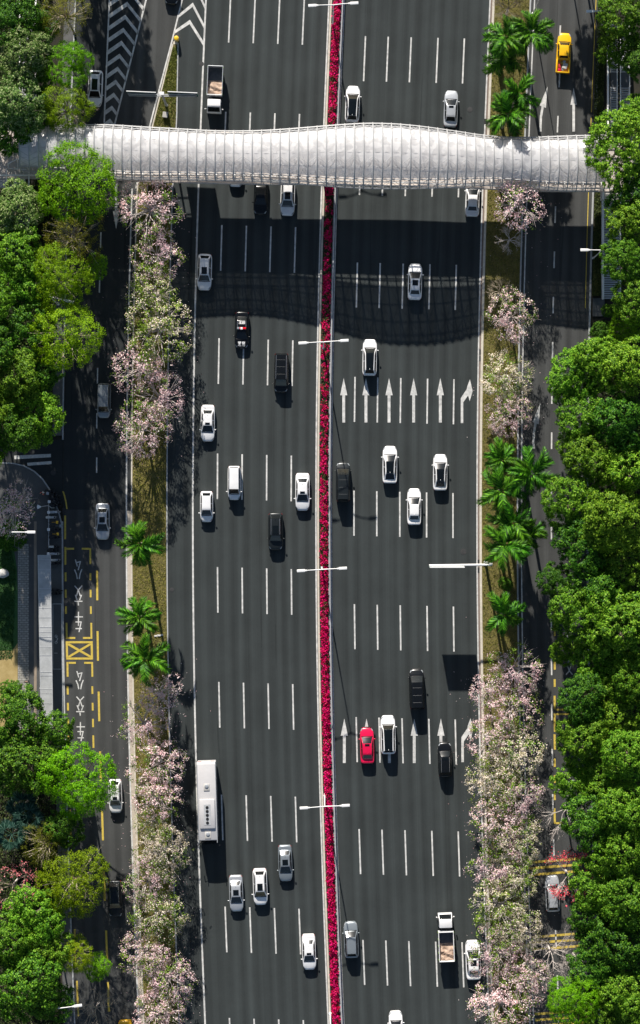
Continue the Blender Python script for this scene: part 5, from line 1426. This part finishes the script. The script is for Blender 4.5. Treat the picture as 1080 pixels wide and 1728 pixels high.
TREES = [
 # --- left side, north of the bridge
 ('dark', 22, 28, 42, 13, 'green tree in the top left corner of the picture'),
 ('pale', 38, 92, 44, 13.5, 'pale twiggy tree beside the white stair handrail at the upper left'),
 ('pale', 30, 172, 48, 13.5, 'grey green tree in pale flower above the left bridge end'),
 ('dark', 60, 130, 28, 10, 'low green tree tucked between the pale trees and the white car'),
 ('dark', 12, 222, 40, 11, 'dark tree against the left bridge end'),
 ('olive', 108, 22, 42, 13, 'olive feathery tree at the top edge left of the chevrons'),
 ('bright', 117, 108, 37, 12, 'round bright green tree directly above the left single-arm lamp'),
 ('lime', 113, 182, 40, 12, 'yellow green tree overlapping the upper edge of the footbridge'),
 # --- left side, south of the bridge
 ('bright', 128, 310, 62, 14, 'big bright green tree overlapping the lower edge of the footbridge'),
 ('olive', 122, 398, 50, 12.5, 'olive half bare tree with pale branches below the big bright tree'),
 ('pale', 28, 350, 44, 12.5, 'pale green tree below the dark left stairs'),
 ('broad', 26, 428, 46, 13, 'mid green tree at the left edge beside the olive half bare tree'),
 ('broad', 48, 478, 44, 12, 'green tree left of the lime tree with the lamp'),
 ('lime', 103, 468, 52, 13, 'lime tree with pale twigs above the lamp among trees'),
 ('bright', 160, 450, 20, 8, 'small green tree leaning over the shaded service road beside the lime tree'),
 ('lime', 106, 568, 58, 13, 'large yellow green tree below the lamp among trees'),
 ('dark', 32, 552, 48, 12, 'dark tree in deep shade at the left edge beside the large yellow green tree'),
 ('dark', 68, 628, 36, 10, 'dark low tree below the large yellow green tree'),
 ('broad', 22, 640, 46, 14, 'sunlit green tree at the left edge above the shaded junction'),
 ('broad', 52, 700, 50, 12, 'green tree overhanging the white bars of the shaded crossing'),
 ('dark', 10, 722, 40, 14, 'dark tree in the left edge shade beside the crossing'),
 ('sparseblossom', 18, 862, 44, 9, 'pink and grey blossom tree on the plaza beside the scooters'),
 # --- left bottom
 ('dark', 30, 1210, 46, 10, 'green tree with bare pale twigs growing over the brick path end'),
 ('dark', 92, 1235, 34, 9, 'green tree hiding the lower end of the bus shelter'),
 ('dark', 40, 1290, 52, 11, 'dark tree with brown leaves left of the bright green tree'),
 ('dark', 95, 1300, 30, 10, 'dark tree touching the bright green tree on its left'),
 ('bright', 132, 1320, 56, 12, 'bright green tree spreading over the service road beside the white car'),
 ('olive', 76, 1428, 40, 9, 'dull olive tree below the teal fan palms'),
 ('dark', 105, 1400, 34, 9, 'dark green tree in the shade under the bright green tree'),
 ('lime', 124, 1492, 54, 12, 'yellow green tree beside the dark grey car at the lower left'),
 ('broad', 60, 1545, 46, 12, 'light green tree below the coral flowering tree'),
 ('broad', 20, 1592, 44, 12.5, 'mid green tree at the left edge under the coral flowering tree'),
 ('lime', 128, 1612, 30, 10, 'small yellow tinted tree jutting over the lower left service road'),
 ('bright', 162, 1632, 24, 8, 'small green tree standing furthest into the lower left service road'),
 ('broad', 82, 1600, 40, 11.5, 'green tree with yellow tips above the bottom left lamp'),
 ('dark', 38, 1668, 56, 14, 'large dark green domed tree at the bottom left corner'),
 ('dark', 85, 1690, 34, 10, 'dark tree beside the bottom left lamp pole'),
 # --- left verge blossom trees
 ('sparseblossom', 252, 350, 48, 9, 'sparse white blossom tree just below the footbridge on the left verge'),
 ('blossom', 262, 428, 44, 7.2, 'dense pink blossom tree in the footbridge shadow on the left verge'),
 ('greenblossom', 254, 492, 48, 7.2, 'leafy green blossom tree level with the white car in the bridge shadow'),
 ('greenblossom', 266, 552, 52, 7.5, 'leafy tree with cream flowers level with the police car'),
 ('sparseblossom', 236, 620, 46, 7, 'thin white blossom tree leaning over the service road above the silver van'),
 ('sparseblossom', 268, 672, 42, 6.5, 'thin pink blossom tree leaning to the left shoulder beside the silver van'),
 ('blossom', 240, 722, 48, 7, 'pale pink blossom tree lowest of the group above the first palm'),
 ('sparseblossom', 270, 1172, 36, 6.5, 'lavender blossom tree right below the lowest left palm'),
 ('sparseblossom', 240, 1222, 38, 6.5, 'thin pink blossom tree beside the last bus lane character'),
 ('blossom', 266, 1292, 44, 7, 'pink blossom tree level with the bus rear'),
 ('blossom', 262, 1348, 42, 7, 'pink blossom tree level with the middle of the bus'),
 ('greenblossom', 254, 1388, 28, 5.5, 'small green leafy tree between pink trees beside the bus front'),
 ('creamblossom', 276, 1440, 46, 7, 'cream blossom tree casting shade just below the bus'),
 ('blossom', 248, 1492, 42, 7, 'pink blossom tree beside the dark grey car on the service road'),
 ('greenblossom', 268, 1548, 46, 7, 'green leafy blossom tree level with the lower silver sedan'),
 ('blossom', 243, 1612, 44, 7, 'pink blossom tree leaning over the lower left service road'),
 ('blossom', 284, 1652, 46, 7, 'pink blossom tree leaning over the lower left shoulder'),
 ('blossom', 262, 1712, 42, 7, 'pink blossom tree at the bottom edge on the left verge'),
 # --- right verge blossom trees
 ('sparseblossom', 874, 340, 46, 9.5, 'sparse white blossom tree right below the footbridge on the right verge'),
 ('blossom', 866, 532, 40, 7.2, 'pink blossom tree by the right kerb of the bridge shadow end'),
 ('creamblossom', 856, 636, 42, 6, 'cream blossom tree beside the turn arrow'),
 ('blossom', 858, 698, 38, 5.5, 'pink blossom tree above the palm cluster on the right verge'),
 ('sparseblossom', 868, 1130, 40, 7.5, 'grey lavender blossom tree beside the square sign shadow'),
 ('sparseblossom', 826, 1165, 34, 6.5, 'thin blossom tree leaning over the right lane beside the sign shadow'),
 ('blossom', 866, 1195, 46, 7.3, 'pink blossom tree opposite the yellow bay corner'),
 ('blossom', 826, 1248, 44, 7, 'blossom tree half covering the lower turn arrow'),
 ('creamblossom', 866, 1268, 44, 7.2, 'pink blossom tree right of the covered turn arrow'),
 ('creamblossom', 836, 1318, 46, 7.2, 'creamy blossom tree right of the small black car'),
 ('blossom', 870, 1348, 44, 7.2, 'pink blossom tree opposite the bare branched tree'),
 ('blossom', 836, 1392, 46, 7.2, 'blossom tree leaning over the right lane below the small black car'),
 ('creamblossom', 866, 1424, 44, 7.2, 'cream and pink blossom tree above the yellow slow bars'),
 ('sparseblossom', 838, 1462, 42, 7, 'thin blossom tree level with the upper yellow slow bars, by the carriageway'),
 ('greenblossom', 872, 1482, 38, 6.8, 'leafy blossom tree level with the silver grey car'),
 ('greenblossom', 840, 1530, 44, 7, 'blossom tree level with the truck cab'),
 ('creamblossom', 868, 1570, 42, 7, 'cream blossom tree beside the middle yellow slow bars'),
 ('blossom', 844, 1612, 46, 7.2, 'pink blossom tree right of the lowest white sedan'),
 ('blossom', 880, 1662, 46, 7.2, 'dense pink blossom tree leaning over the lower right service road'),
 ('blossom', 848, 1700, 48, 7.2, 'dense pink blossom tree at the bottom edge on the right verge'),
 # --- right side broadleaf trees
 ('broad', 1052, 18, 42, 12.5, 'green tree at the top right corner beside the lamp'),
 ('broad', 1044, 78, 36, 11.5, 'green tree over the upper end of the right stairs'),
 ('dark', 1082, 100, 34, 11, 'dark tree at the right edge beside the upper stairs'),
 ('broad', 1046, 250, 56, 13.5, 'large green tree covering the right end of the footbridge'),
 ('broad', 1080, 190, 34, 12, 'tree at the right edge between the stairs and the bridge end'),
 ('dark', 1078, 330, 44, 12.5, 'dark green tree right of the lower stairs top'),
 ('broad', 1062, 375, 40, 12, 'green tree overhanging the middle of the lower stairs'),
 ('broad', 1052, 442, 38, 12, 'light green tree right of the lower right lamp'),
 ('broad', 1078, 508, 38, 12, 'green tree at the right edge beside the paved patch'),
 ('bright', 1056, 552, 24, 8, 'small bright green bush tree below the paved patch'),
 ('broad', 964, 628, 42, 11, 'green tree pushing furthest over the service road above the bent arrow'),
 ('broad', 1012, 612, 46, 12.5, 'green tree with two crowns below the footbridge shadow on the right'),
 ('broad', 1064, 622, 48, 13, 'pale lit green tree at the right edge below the small bright bush tree'),
 ('dark', 944, 658, 22, 8, 'low dark tree at the service road kerb above the bent arrow'),
 ('broad', 980, 700, 44, 12, 'green tree opposite the bent arrow on the right service road'),
 ('dark', 1050, 712, 52, 13, 'dark green tree at the right edge opposite the bent arrow'),
 ('broad', 962, 752, 30, 9.5, 'low green tree just above the palms on the far kerb'),
 ('broad', 1004, 778, 44, 12, 'green tree between the kerb and the big lit tree opposite the palms'),
 ('broad', 1060, 790, 56, 14, 'big lit green tree at the right edge opposite the palm cluster top'),
 ('broad', 960, 846, 48, 12, 'green tree reaching over the kerb opposite the palm cluster'),
 ('broad', 1030, 878, 52, 13.5, 'green tree with bright tufts right of the palm cluster'),
 ('dark', 978, 922, 46, 11.5, 'dark green tree opposite the cantilever sign mast'),
 ('broad', 1056, 950, 50, 13.5, 'lit green tree at the right edge opposite the cantilever sign'),
 ('dark', 930, 978, 26, 8.5, 'dark low tree squeezing the service road below the sign'),
 ('dark', 1010, 990, 44, 12, 'shaded green tree above the wide pale lit tree'),
 ('broad', 972, 1040, 46, 12, 'lit green tree at the kerb where the bay line begins'),
 ('broad', 1048, 1055, 58, 14, 'wide pale lit tree at the right edge opposite the lone palm'),
 ('broad', 948, 1096, 25, 8.5, 'small round tree between two painted bus lane characters'),
 ('broad', 1010, 1112, 46, 12, 'green tree right of the painted bus lane characters'),
 ('broad', 1062, 1140, 46, 13, 'green tree at the right edge below the wide pale lit tree'),
 ('dark', 978, 1178, 38, 11, 'dark tree beside the yellow bay corner'),
 ('broad', 1032, 1208, 52, 13, 'green tree two crowns right of the yellow bay corner'),
 ('broad', 974, 1250, 42, 11.5, 'green tree hiding the middle of the right bus bay'),
 ('broad', 1064, 1275, 46, 13.5, 'green tree at the right edge beyond the hidden bus bay'),
 ('broad', 962, 1322, 36, 10.5, 'green tree jutting out just above the bare branched tree'),
 ('broad', 1016, 1318, 44, 12, 'green tree right of the jutting tree above the bare branches'),
 ('dark', 1000, 1385, 46, 11.5, 'dark green tree behind the bare branched tree'),
 ('broad', 1062, 1370, 44, 13.5, 'green tree at the right edge level with the bare branched tree'),
 ('broad', 1050, 1440, 50, 13, 'green tree at the right edge level with the upper slow bars'),
 ('broad', 1000, 1492, 44, 12.5, 'pale lit green tree right of the silver grey car'),
 ('broad', 1060, 1520, 50, 13, 'green tree at the right edge right of the pale lit tree by the car'),
 ('dark', 988, 1555, 38, 11, 'darker green tree beside the middle yellow slow bars'),
 ('dark', 1048, 1600, 54, 12.5, 'large dark tree below the middle slow bars at the right'),
 ('dark', 1005, 1640, 40, 10.5, 'shaded tree right of the large bare tree'),
 ('bright', 960, 1690, 40, 10.5, 'bright green rounded tree at the bottom over the service road'),
 ('broad', 1008, 1712, 40, 11.5, 'green tree right of the bright rounded tree at the bottom'),
 ('broad', 1062, 1690, 46, 13, 'olive lit tree in the bottom right corner'),
 # --- trees added for the shade they cast into the picture, most out of frame
 ('bright', 120, -48, 44, 12, 'added bright green shade tree just beyond the top edge at the left'),
 ('dark', 66, 42, 30, 10, 'added dark tree under the white stair handrail at the top left'),  # this tree and the next are added to darken the sunlit soil
 ('dark', 72, 196, 28, 9.5, 'added dark low tree beside the yellow green tree on the footbridge edge'),
 ('broad', 120, -130, 48, 14, 'second added roadside shade tree beyond the top edge on the left'),
 ('broad', 150, -52, 40, 12, 'added shade tree beyond the top edge nearest the chevrons'),
 ('broad', 150, -210, 50, 14, 'third added roadside shade tree beyond the top edge on the left'),
 ('broad', 130, -290, 50, 14, 'furthest added roadside shade tree beyond the top edge on the left'),
 ('broad', -34, 500, 46, 15, 'added shade tree just beyond the left edge beside the lime trees'),
 ('dark', -38, 590, 48, 16, 'added shade tree beyond the left edge beside the shaded dark trees'),
 ('broad', -36, 680, 48, 16, 'added shade tree beyond the left edge near the shaded crossing'),
 ('broad', -40, 760, 44, 14, 'added shade tree beyond the left edge behind the plaza blossom tree'),
 ('broad', 966, -150, 36, 12, 'tree beyond the top edge shading the right service road'),
 ('broad', 1006, -70, 44, 13, 'tree beyond the top edge at the right'),
 ('broad', 985, -230, 40, 13, 'far tree beyond the top edge at the right'),
]
for a in TREES: tree(*a)

# shrubs: crown close to the ground
def shrub(key, px, py, rpx, H, label, name='shrub'):
    sp = SPEC[key]; me, br, bl = sp['v'][sp['n'] % len(sp['v'])]; sp['n'] += 1
    x, y = P(px, py, H * .6); s_ = rpx / PX / sp['R']
    t = thing(name, label, 'shrub', (x, y, 0), 0, 'shrubs')
    link('stem', trunk_me['bark'], t, sc=(.3, .3, H * .4)); link('foliage', me, t, (0, 0, 0.1), trng.uniform(0, 6), sc=(s_ * 1.05, s_ * 1.05, H / sp['Hc']))
for a in (('dark', 1028, 524, 12, 2.4, 'round dark bush beside the paved patch'), ('dark', 18, 1164, 17, 2.2, 'round bush on the dry lawn above the brick path trees'), ('dark', 1012, 560, 16, 2.5, 'dark bush below the paved patch at the kerb'), ('greenblossom', 262, 1416, 14, 2.0, 'low green shrub in the left verge beside the bus front'),
          ('dark', 854, 985, 12, 2.2, 'dark shrub on the right verge between the sign mast and the lone palm'), ('dark', 18, 905, 24, 2.5, 'dark shrub at the left edge above the boulder')):
    shrub(*a)

# hedges
def hedge(label, x0, py0, x1, py1, h, mat, n, size=.16, name='hedge'):
    g = np.random.default_rng(int(x0 + py0 + 500))
    u = g.uniform(0, 1, n); v = g.uniform(0, 1, n)
    py = py0 + (py1 - py0) * v
    off = np.array([S(p) for p in py])
    px = x0 + (x1 - x0) * u + off
    edge = np.minimum(u, 1 - u)
    z = h * (np.minimum(1, .55 + edge * 2.2)) * g.uniform(.55, 1.0, n) ** .5 + g.normal(0, .06, n)
    c = np.stack([(px - 540) / PX, (864 - py) / PX, np.maximum(z, .05)], 1)
    nr = np.stack([(u - .5) * 1.2, np.zeros(n), np.ones(n)], 1)
    o = link(name, quads_mesh(name, c, nr, size, g, [mat], jit=.5), None)
    tag(o, label, 'hedge'); return o
hedge('dark clipped hedge strip between the right service road and the upper stairs', 987, -40, 1003, 208, .9, 'leaf_hedge', 9000).name = 'hedge'
hedge('dark low hedge strip beside the lower right stairs', 994, 322, 1010, 500, .8, 'leaf_hedge', 7000)
# median flowers
g = np.random.default_rng(5)
n = 30000
py = g.uniform(-60, 1790, n)
dens = np.interp(py, [-60, 0, 200, 300, 340, 470, 540, 620, 700, 820, 900, 1000, 1100, 1200, 1728, 1790], [.9, .95, .9, .5, .25, .5, .6, .4, .5, .7, .55, .8, .95, 1.1, 1.15, 1.1])
u = g.uniform(0, 1, n)
vn = g.uniform(-1, 1, (400, 4))
fy = (py + 60) / 5.2; iy = fy.astype(int); ty = fy - iy; fu = u * 2.99; iu = fu.astype(int); tu = fu - iu
cl = ((vn[iy, iu] * (1 - tu) + vn[iy, np.minimum(iu + 1, 3)] * tu) * (1 - ty) + (vn[iy + 1, iu] * (1 - tu) + vn[iy + 1, np.minimum(iu + 1, 3)] * tu) * ty) * .75 + np.sin(py * .083) * .12
off = np.array([S(p) for p in py])
px = 540.6 + u * 12.2 + g.normal(0, .8, n) + off + .9 * np.sin(py * .31) * np.sin(py * .083 + 1)
z = .25 + .75 * (1 - (2 * u - 1) ** 2 * .6) * g.uniform(.35, 1, n) + .12 * np.sin(py * .35) * np.sin(py * .11)
c = np.stack([(px - 540) / PX, (864 - py) / PX, np.maximum(z, .25)], 1)
nr = np.stack([(u - .5) * 1.2, np.zeros(n), np.ones(n)], 1)
keep = (dens + cl * 1.4 > .12) | (g.uniform(0, 1, n) < .35)
u = u[keep]; py = py[keep]; c = c[keep]; nr = nr[keep]; dens = dens[keep]; cl = cl[keep]; n = int(keep.sum())
isf = g.uniform(0, 1, n) < np.clip(dens * .92 + cl * 1.35, .04, .92)
t = thing('flower_hedge', 'crimson flowering hedge filling the median planter between the carriageways', 'flower hedge', (0, 0, 0))
link('foliage', quads_mesh('foliage', c[~isf], nr[~isf], .16, g, ['leaf_hedge'], jit=.6), t, kind='stuff')
link('blossom', quads_mesh('blossom', c[isf] + np.array([0, 0, .05]), nr[isf], .19, g, ['petal_magenta'], aspect=.9, jit=.7), t, kind='stuff')

# grass
def grass(name, label, fl, fr, py0, py1, n, mat, z0=.13, size=.20):
    g = np.random.default_rng(int(py0 + 77 + n))
    py = g.uniform(py0, py1, n); u = g.uniform(0.02, .98, n)
    l = np.array([fl(p) for p in py]); r = np.array([fr(p) for p in py])
    c = np.stack([(l + (r - l) * u - 540) / PX, (864 - py) / PX, z0 + g.uniform(.01, .07, n)], 1)
    nr = np.stack([g.normal(0, .6, n), g.normal(0, .6, n), np.ones(n)], 1)
    o = link(name, quads_mesh(name, c, nr, size, g, [mat], aspect=.35, jit=.5)); o['kind'] = 'stuff'
    tag(o, label, 'grass')
grass('grass', 'greener grass on the tapering island north of the footbridge', verge_l, verge_r, 80, 330, 7000, 'grass_green')
grass('grass', 'dry yellowish grass of the left verge', verge_l, verge_r, 330, 1740, 30000, 'grass_dry')
grass('grass', 'olive grass of the right verge', lambda p: 813 + S(p), lambda p: 872 + S(p), -20, 1740, 34000, 'grass_dry')
grass('grass', 'green lawn grass on the shaded plaza slope', lambda p: -10, lambda p: np.interp(p, [890, 960, 1120], [8, 28, 22]), 890, 1112, 7000, 'grass_lawn', .14)
def fallen(label, spots, n):
    g = np.random.default_rng(len(spots) * 7 + n)
    s_ = np.array(spots, float)[g.integers(0, len(spots), n)]
    px = s_[:, 0] + g.normal(0, 26, n) + 6; py = s_[:, 1] + g.normal(0, 34, n) + 12
    zz = np.array([.155 if (verge_l(b) < a < verge_r(b) or 812 + S(b) < a < 873 + S(b)) else (.165 if (verge_l(b) - 3 < a < verge_r(b) + 3 or 808 + S(b) < a < 876 + S(b)) else .045) for a, b in zip(px, py)])
    c = np.stack([(px - 540) / PX, (864 - py) / PX, zz], 1)
    o = link('fallen_petals', quads_mesh('fallen_petals', c, np.tile([0, 0, 1.0], (n, 1)), .10, g, ['petal_pink'], aspect=.9, jit=.12)); o['kind'] = 'stuff'; tag(o, label, 'petals')
fallen('fallen pink petals scattered under the left verge blossom trees', [(t_[1], t_[2]) for t_ in TREES if 'blossom' in t_[0] and 200 < t_[1] < 320], 2600)
fallen('fallen pink petals scattered under the right verge blossom trees', [(t_[1], t_[2]) for t_ in TREES if 'blossom' in t_[0] and t_[1] > 800], 2600)
def understory(label, poly_l, poly_r, py0, py1, n, mat):
    g = np.random.default_rng(n)
    py = g.uniform(py0, py1, n); px = g.uniform(poly_l, poly_r, n) + np.array([S(p) for p in py]) * (1 if poly_l > 500 else .9)
    k = np.sin(px * .13) * np.sin(py * .11) + np.sin(px * .31 + 2) * np.sin(py * .27)
    c = np.stack([(px - 540) / PX, (864 - py) / PX, .05 + np.clip(.5 + .35 * k, .05, 1.2) * g.uniform(.2, 1, n)], 1)
    nr = np.stack([np.zeros(n), np.zeros(n), np.ones(n)], 1)
    o = link('undergrowth', quads_mesh('undergrowth', c, nr, .32, g, [mat], jit=.6)); o['kind'] = 'stuff'; tag(o, label, 'undergrowth')
understory('leafy undergrowth beneath the trees right of the right service road', 1004, 1120, 540, 1760, 26000, 'leaf_hedge')
understory('leafy undergrowth beneath the trees at the lower left', -40, 84, 1246, 1760, 12000, 'leaf_hedge')
understory('leafy undergrowth beneath the trees at the upper left', -40, 84, 300, 735, 11000, 'leaf_hedge')
understory('leafy undergrowth added for shade around the left stairs above the footbridge', -40, 66, -60, 205, 8000, 'leaf_hedge')  # put in to darken sunlit soil between the sparse pale trees

# ------------------------------------------------------------------ palms
def frond_mesh(seed, L=3.3):
    g = random.Random(seed); mb = MB()
    n = 36
    pts = []
    for i in range(n + 1):
        f = i / n
        pts.append(Vector((0, L * (f - .16 * f * f), 1.05 * f - 1.95 * f * f * f + .02)))
    mb.tube(pts[::4], list(np.linspace(.045, .006, len(pts[::4]))), 4)
    for i in range(3, n + 1):
        f = i / n; p = pts[i]; tdir = (pts[min(i + 1, n)] - pts[i - 1]).normalized()
        ln = .98 * math.sin(math.pi * min(1, .12 + f * .86)) ** .6 * (1 if f < .9 else .7) + .08
        for sd in (-1, 1):
            for lay in (0, 1):
                el = g.uniform(-.15, .75) if lay == 0 else g.uniform(-.7, .15)
                lv = ln * g.uniform(.6, 1.12)
                d_ = (Vector((sd * math.cos(el), .55 + .5 * f, math.sin(el)))).normalized()
                d_ = (d_ + tdir * .25).normalized()
                w = tdir * .056
                m = p + d_ * lv * .55 + Vector((0, 0, .02)); e = p + d_ * lv + Vector((0, 0, -.22 * lv - .05))
                mb.add([p - w * .5, p + w * .5, m + w, m - w, e], [(0, 1, 2, 3), (3, 2, 4)])
    return mb.mesh('frond', 'leaf_palm', None)
FROND = [frond_mesh(s_) for s_ in (1, 2, 3)]
mb = MB(); mb.tube([(0, 0, 0), (0, 0, .04), (0, 0, .45), (0, 0, .8), (0, 0, 1)], [.30, .23, .22, .17, .13], 10); palm_trunk = mb.mesh('trunk', 'palmtrunk', 60)
mb = MB(); mb.tube([(0, 0, 0), (0, 0, .15), (0, 0, .9), (0, 0, 1.25)], [.14, .17, .12, .05], 9); palm_shaft = mb.mesh('crownshaft', 'shaft', 60)
prng = random.Random(23)
def palm(px, py, H, label, s_=1.0, nf=14):
    x, y = P(px, py, H)
    t = thing('palm_tree', label, 'palm tree', (x, y, 0), prng.uniform(0, 6.28), 'feather palms on the verges')
    link('trunk', palm_trunk, t, sc=(1, 1, H - 1.0)); link('crownshaft', palm_shaft, t, (0, 0, H - 1.05))
    for k in range(nf):
        a = 2 * math.pi * k / nf * 1.0 + prng.uniform(-.38, .38)
        o = link('frond', FROND[prng.randrange(3)], t, (0, 0, H + .05), a, sc=s_ * prng.uniform(.86, 1.18))
        o.rotation_euler = (prng.choice((prng.uniform(-.75, -.2), prng.uniform(-.3, .3), prng.uniform(.2, .8))), prng.uniform(-.6, .6), a)
for px, py, H, s_, lab in ((236, 918, 9.5, .96, 'uppermost palm on the left verge standing clear of the others'), (236, 1042, 9.5, .92, 'middle palm of the left verge beside the bus lane writing'), (245, 1112, 9.5, .98, 'lowest left palm above the lavender blossom tree'),
                           (852, 62, 10, .95, 'palm at the top of the right verge nearest the carriageway'), (898, 55, 10, .95, 'palm leaning over the right service road near the yellow pickup'), (852, 98, 9, .9, 'palm in the upper cluster below the topmost two palms'), (876, 158, 9.5, .86, 'palm just above the footbridge, right hand one'), (858, 192, 9.5, .98, 'palm whose fronds overlap the footbridge edge'),
                           (846, 776, 9, .80, 'topmost palm of the middle right cluster'), (896, 800, 10, 1.0, 'palm of the middle cluster leaning over the right service road'), (846, 828, 9.5, .95, 'palm of the middle cluster nearest the carriageway'), (866, 880, 9, .95, 'palm of the middle cluster above the sign mast, dark one'), (852, 918, 9.5, .98, 'palm overhanging the cantilever sign mast'), (890, 905, 7.5, .8, 'low palm on the service road side near the sign mast'),
                           (850, 1036, 9, .92, 'lone palm on the right verge below the cantilever sign')):
    palm(px, py, H, lab, s_ * 1.10)
# fan palms
def fan_leaf():
    mb = MB()
    mb.tube([(0, 0, 0), (0, .7, .35), (0, 1.2, .42)], [.03, .025, .02], 4)
    c = Vector((0, 1.2, .42))
    for k in range(17):
        a = rad(-105 + 210 * k / 16); L_ = 1.15 * (1 - .25 * abs(k - 8) / 8)
        d_ = Vector((math.sin(a), math.cos(a), -.05)); n_ = Vector((math.cos(a), -math.sin(a), 0)) * .075
        m = c + d_ * L_ * .6 + Vector((0, 0, .05)); e = c + d_ * L_ + Vector((0, 0, -.18))
        mb.add([c, m + n_, e, m - n_], [(0, 1, 2), (0, 2, 3)])
    return mb.mesh('fan_leaf', 'leaf_teal')
FAN = fan_leaf()
for px, py, H, lab in ((48, 1378, 6.5, 'bluish fan palm at the left below the dark trees'), (20, 1408, 6.2, 'bluish fan palm at the left edge above the olive tree'), (38, 1360, 5.5, 'low bluish fan palm among the dark trees at the left')):
    x, y = P(px, py, H); t = thing('fan_palm', lab, 'palm tree', (x, y, 0), prng.uniform(0, 6), 'fan palms')
    link('trunk', palm_trunk, t, sc=(.6, .6, H))
    for k in range(14):
        o = link('fan_leaf', FAN, t, (0, 0, H), 0, sc=prng.uniform(.8, 1.15)); o.rotation_euler = (prng.uniform(-.6, .5), prng.uniform(-.3, .3), 2 * math.pi * k / 14 * 1.0 + prng.uniform(-.2, .2))

# ------------------------------------------------------------------ bare and red flowering trees
def bare(px, py, H, spread, mat, label, seed, flowers=None, nfl=0, base=None, name='bare_tree', n0=7):
    g = random.Random(seed); gn = np.random.default_rng(seed)
    x, y = P(px, py, H * .8) if base is None else base
    t = thing(name, label, 'tree', (x, y, 0), 0)
    mb = MB(); tips = []
    zt_ = H * .45
    def grow(p, d_, L_, r, lev):
        q = p + d_ * L_ * .5 + Vector((g.uniform(-.1, .1), g.uniform(-.1, .1), .06)) * L_; e = p + d_ * L_ + Vector((g.uniform(-.12, .12), g.uniform(-.12, .12), 0)) * L_
        mb.tube([p, q, e], [r, r * .8, r * .6], 5 if lev < 2 else 3, cap=False)
        if lev >= 2: tips.append(e)
        if lev >= 4: return
        for _ in range(4 if lev < 2 else 3):
            dd = (d_ + Vector((g.uniform(-.75, .75), g.uniform(-.75, .75), g.uniform(-.25, .45)))).normalized()
            grow(p.lerp(e, g.uniform(.55, 1)), dd, L_ * g.uniform(.55, .78), r * .52, lev + 1)
    for k in range(n0):
        a = 2 * math.pi * k / n0 + g.uniform(-.4, .4); el = g.uniform(.15, .7)
        grow(Vector((0, 0, zt_)), Vector((math.cos(a) * math.cos(el), math.sin(a) * math.cos(el), math.sin(el))), spread * .42, .052, 0)
    link('trunk', trunk_me['barkgrey'], t, sc=(.7, .7, zt_ * 1.02))
    part('branch', mb, mat, t)
    if flowers:
        tp_ = np.array([tuple(v) for v in tips]); c = tp_[gn.integers(0, len(tp_), nfl)] + gn.normal(0, .16, (nfl, 3))
        link('blossom', quads_mesh('blossom', c, np.tile([0, 0, 1.0], (nfl, 1)), .17, gn, [flowers], aspect=.7, jit=.7), t)
bare(930, 1382, 6.5, 4.8, 'barkgrey', 'bare pale branched tree reaching over the right service road above the slow bars', 4, base=P(958, 1366, 4), n0=6)
bare(926, 1605, 6.5, 5.2, 'barkgrey', 'large bare tree spreading its twigs over the middle slow bars', 9, base=P(930, 1606, 4), n0=10)
bare(975, 1622, 6.0, 2.6, 'barkgrey', 'small bare tree at the kerb right of the large bare tree', 14, n0=5)
bare(862, 402, 5.0, 2.2, 'barkgrey', 'grey leafless shrub tree on the right verge in the footbridge shadow', 21, n0=8)
bare(845, 492, 5.5, 2.4, 'barkpale', 'brown leafless tree at the right verge kerb above the pink blossom tree', 22, n0=9)
bare(860, 8, 6.5, 2.8, 'bark', 'dark leafless tree at the top edge on the right verge', 23, n0=8)
bare(160, 1706, 5.5, 3.8, 'barkpale', 'pale leafless tree at the bottom edge beside the bottom left lamp', 24, n0=8)
bare(952, 1470, 7.5, 4.2, 'barkgrey', 'red flowering coral tree over the silver grey car', 31, 'petal_red', 1000, base=P(962, 1480, 5), name='flowering_tree', n0=5)
bare(16, 1500, 9.5, 4.0, 'barkpale', 'coral pink flowering tree with bare pale limbs at the left edge', 33, 'petal_coral', 700, name='flowering_tree', n0=7)
bpy.context.view_layer.update()
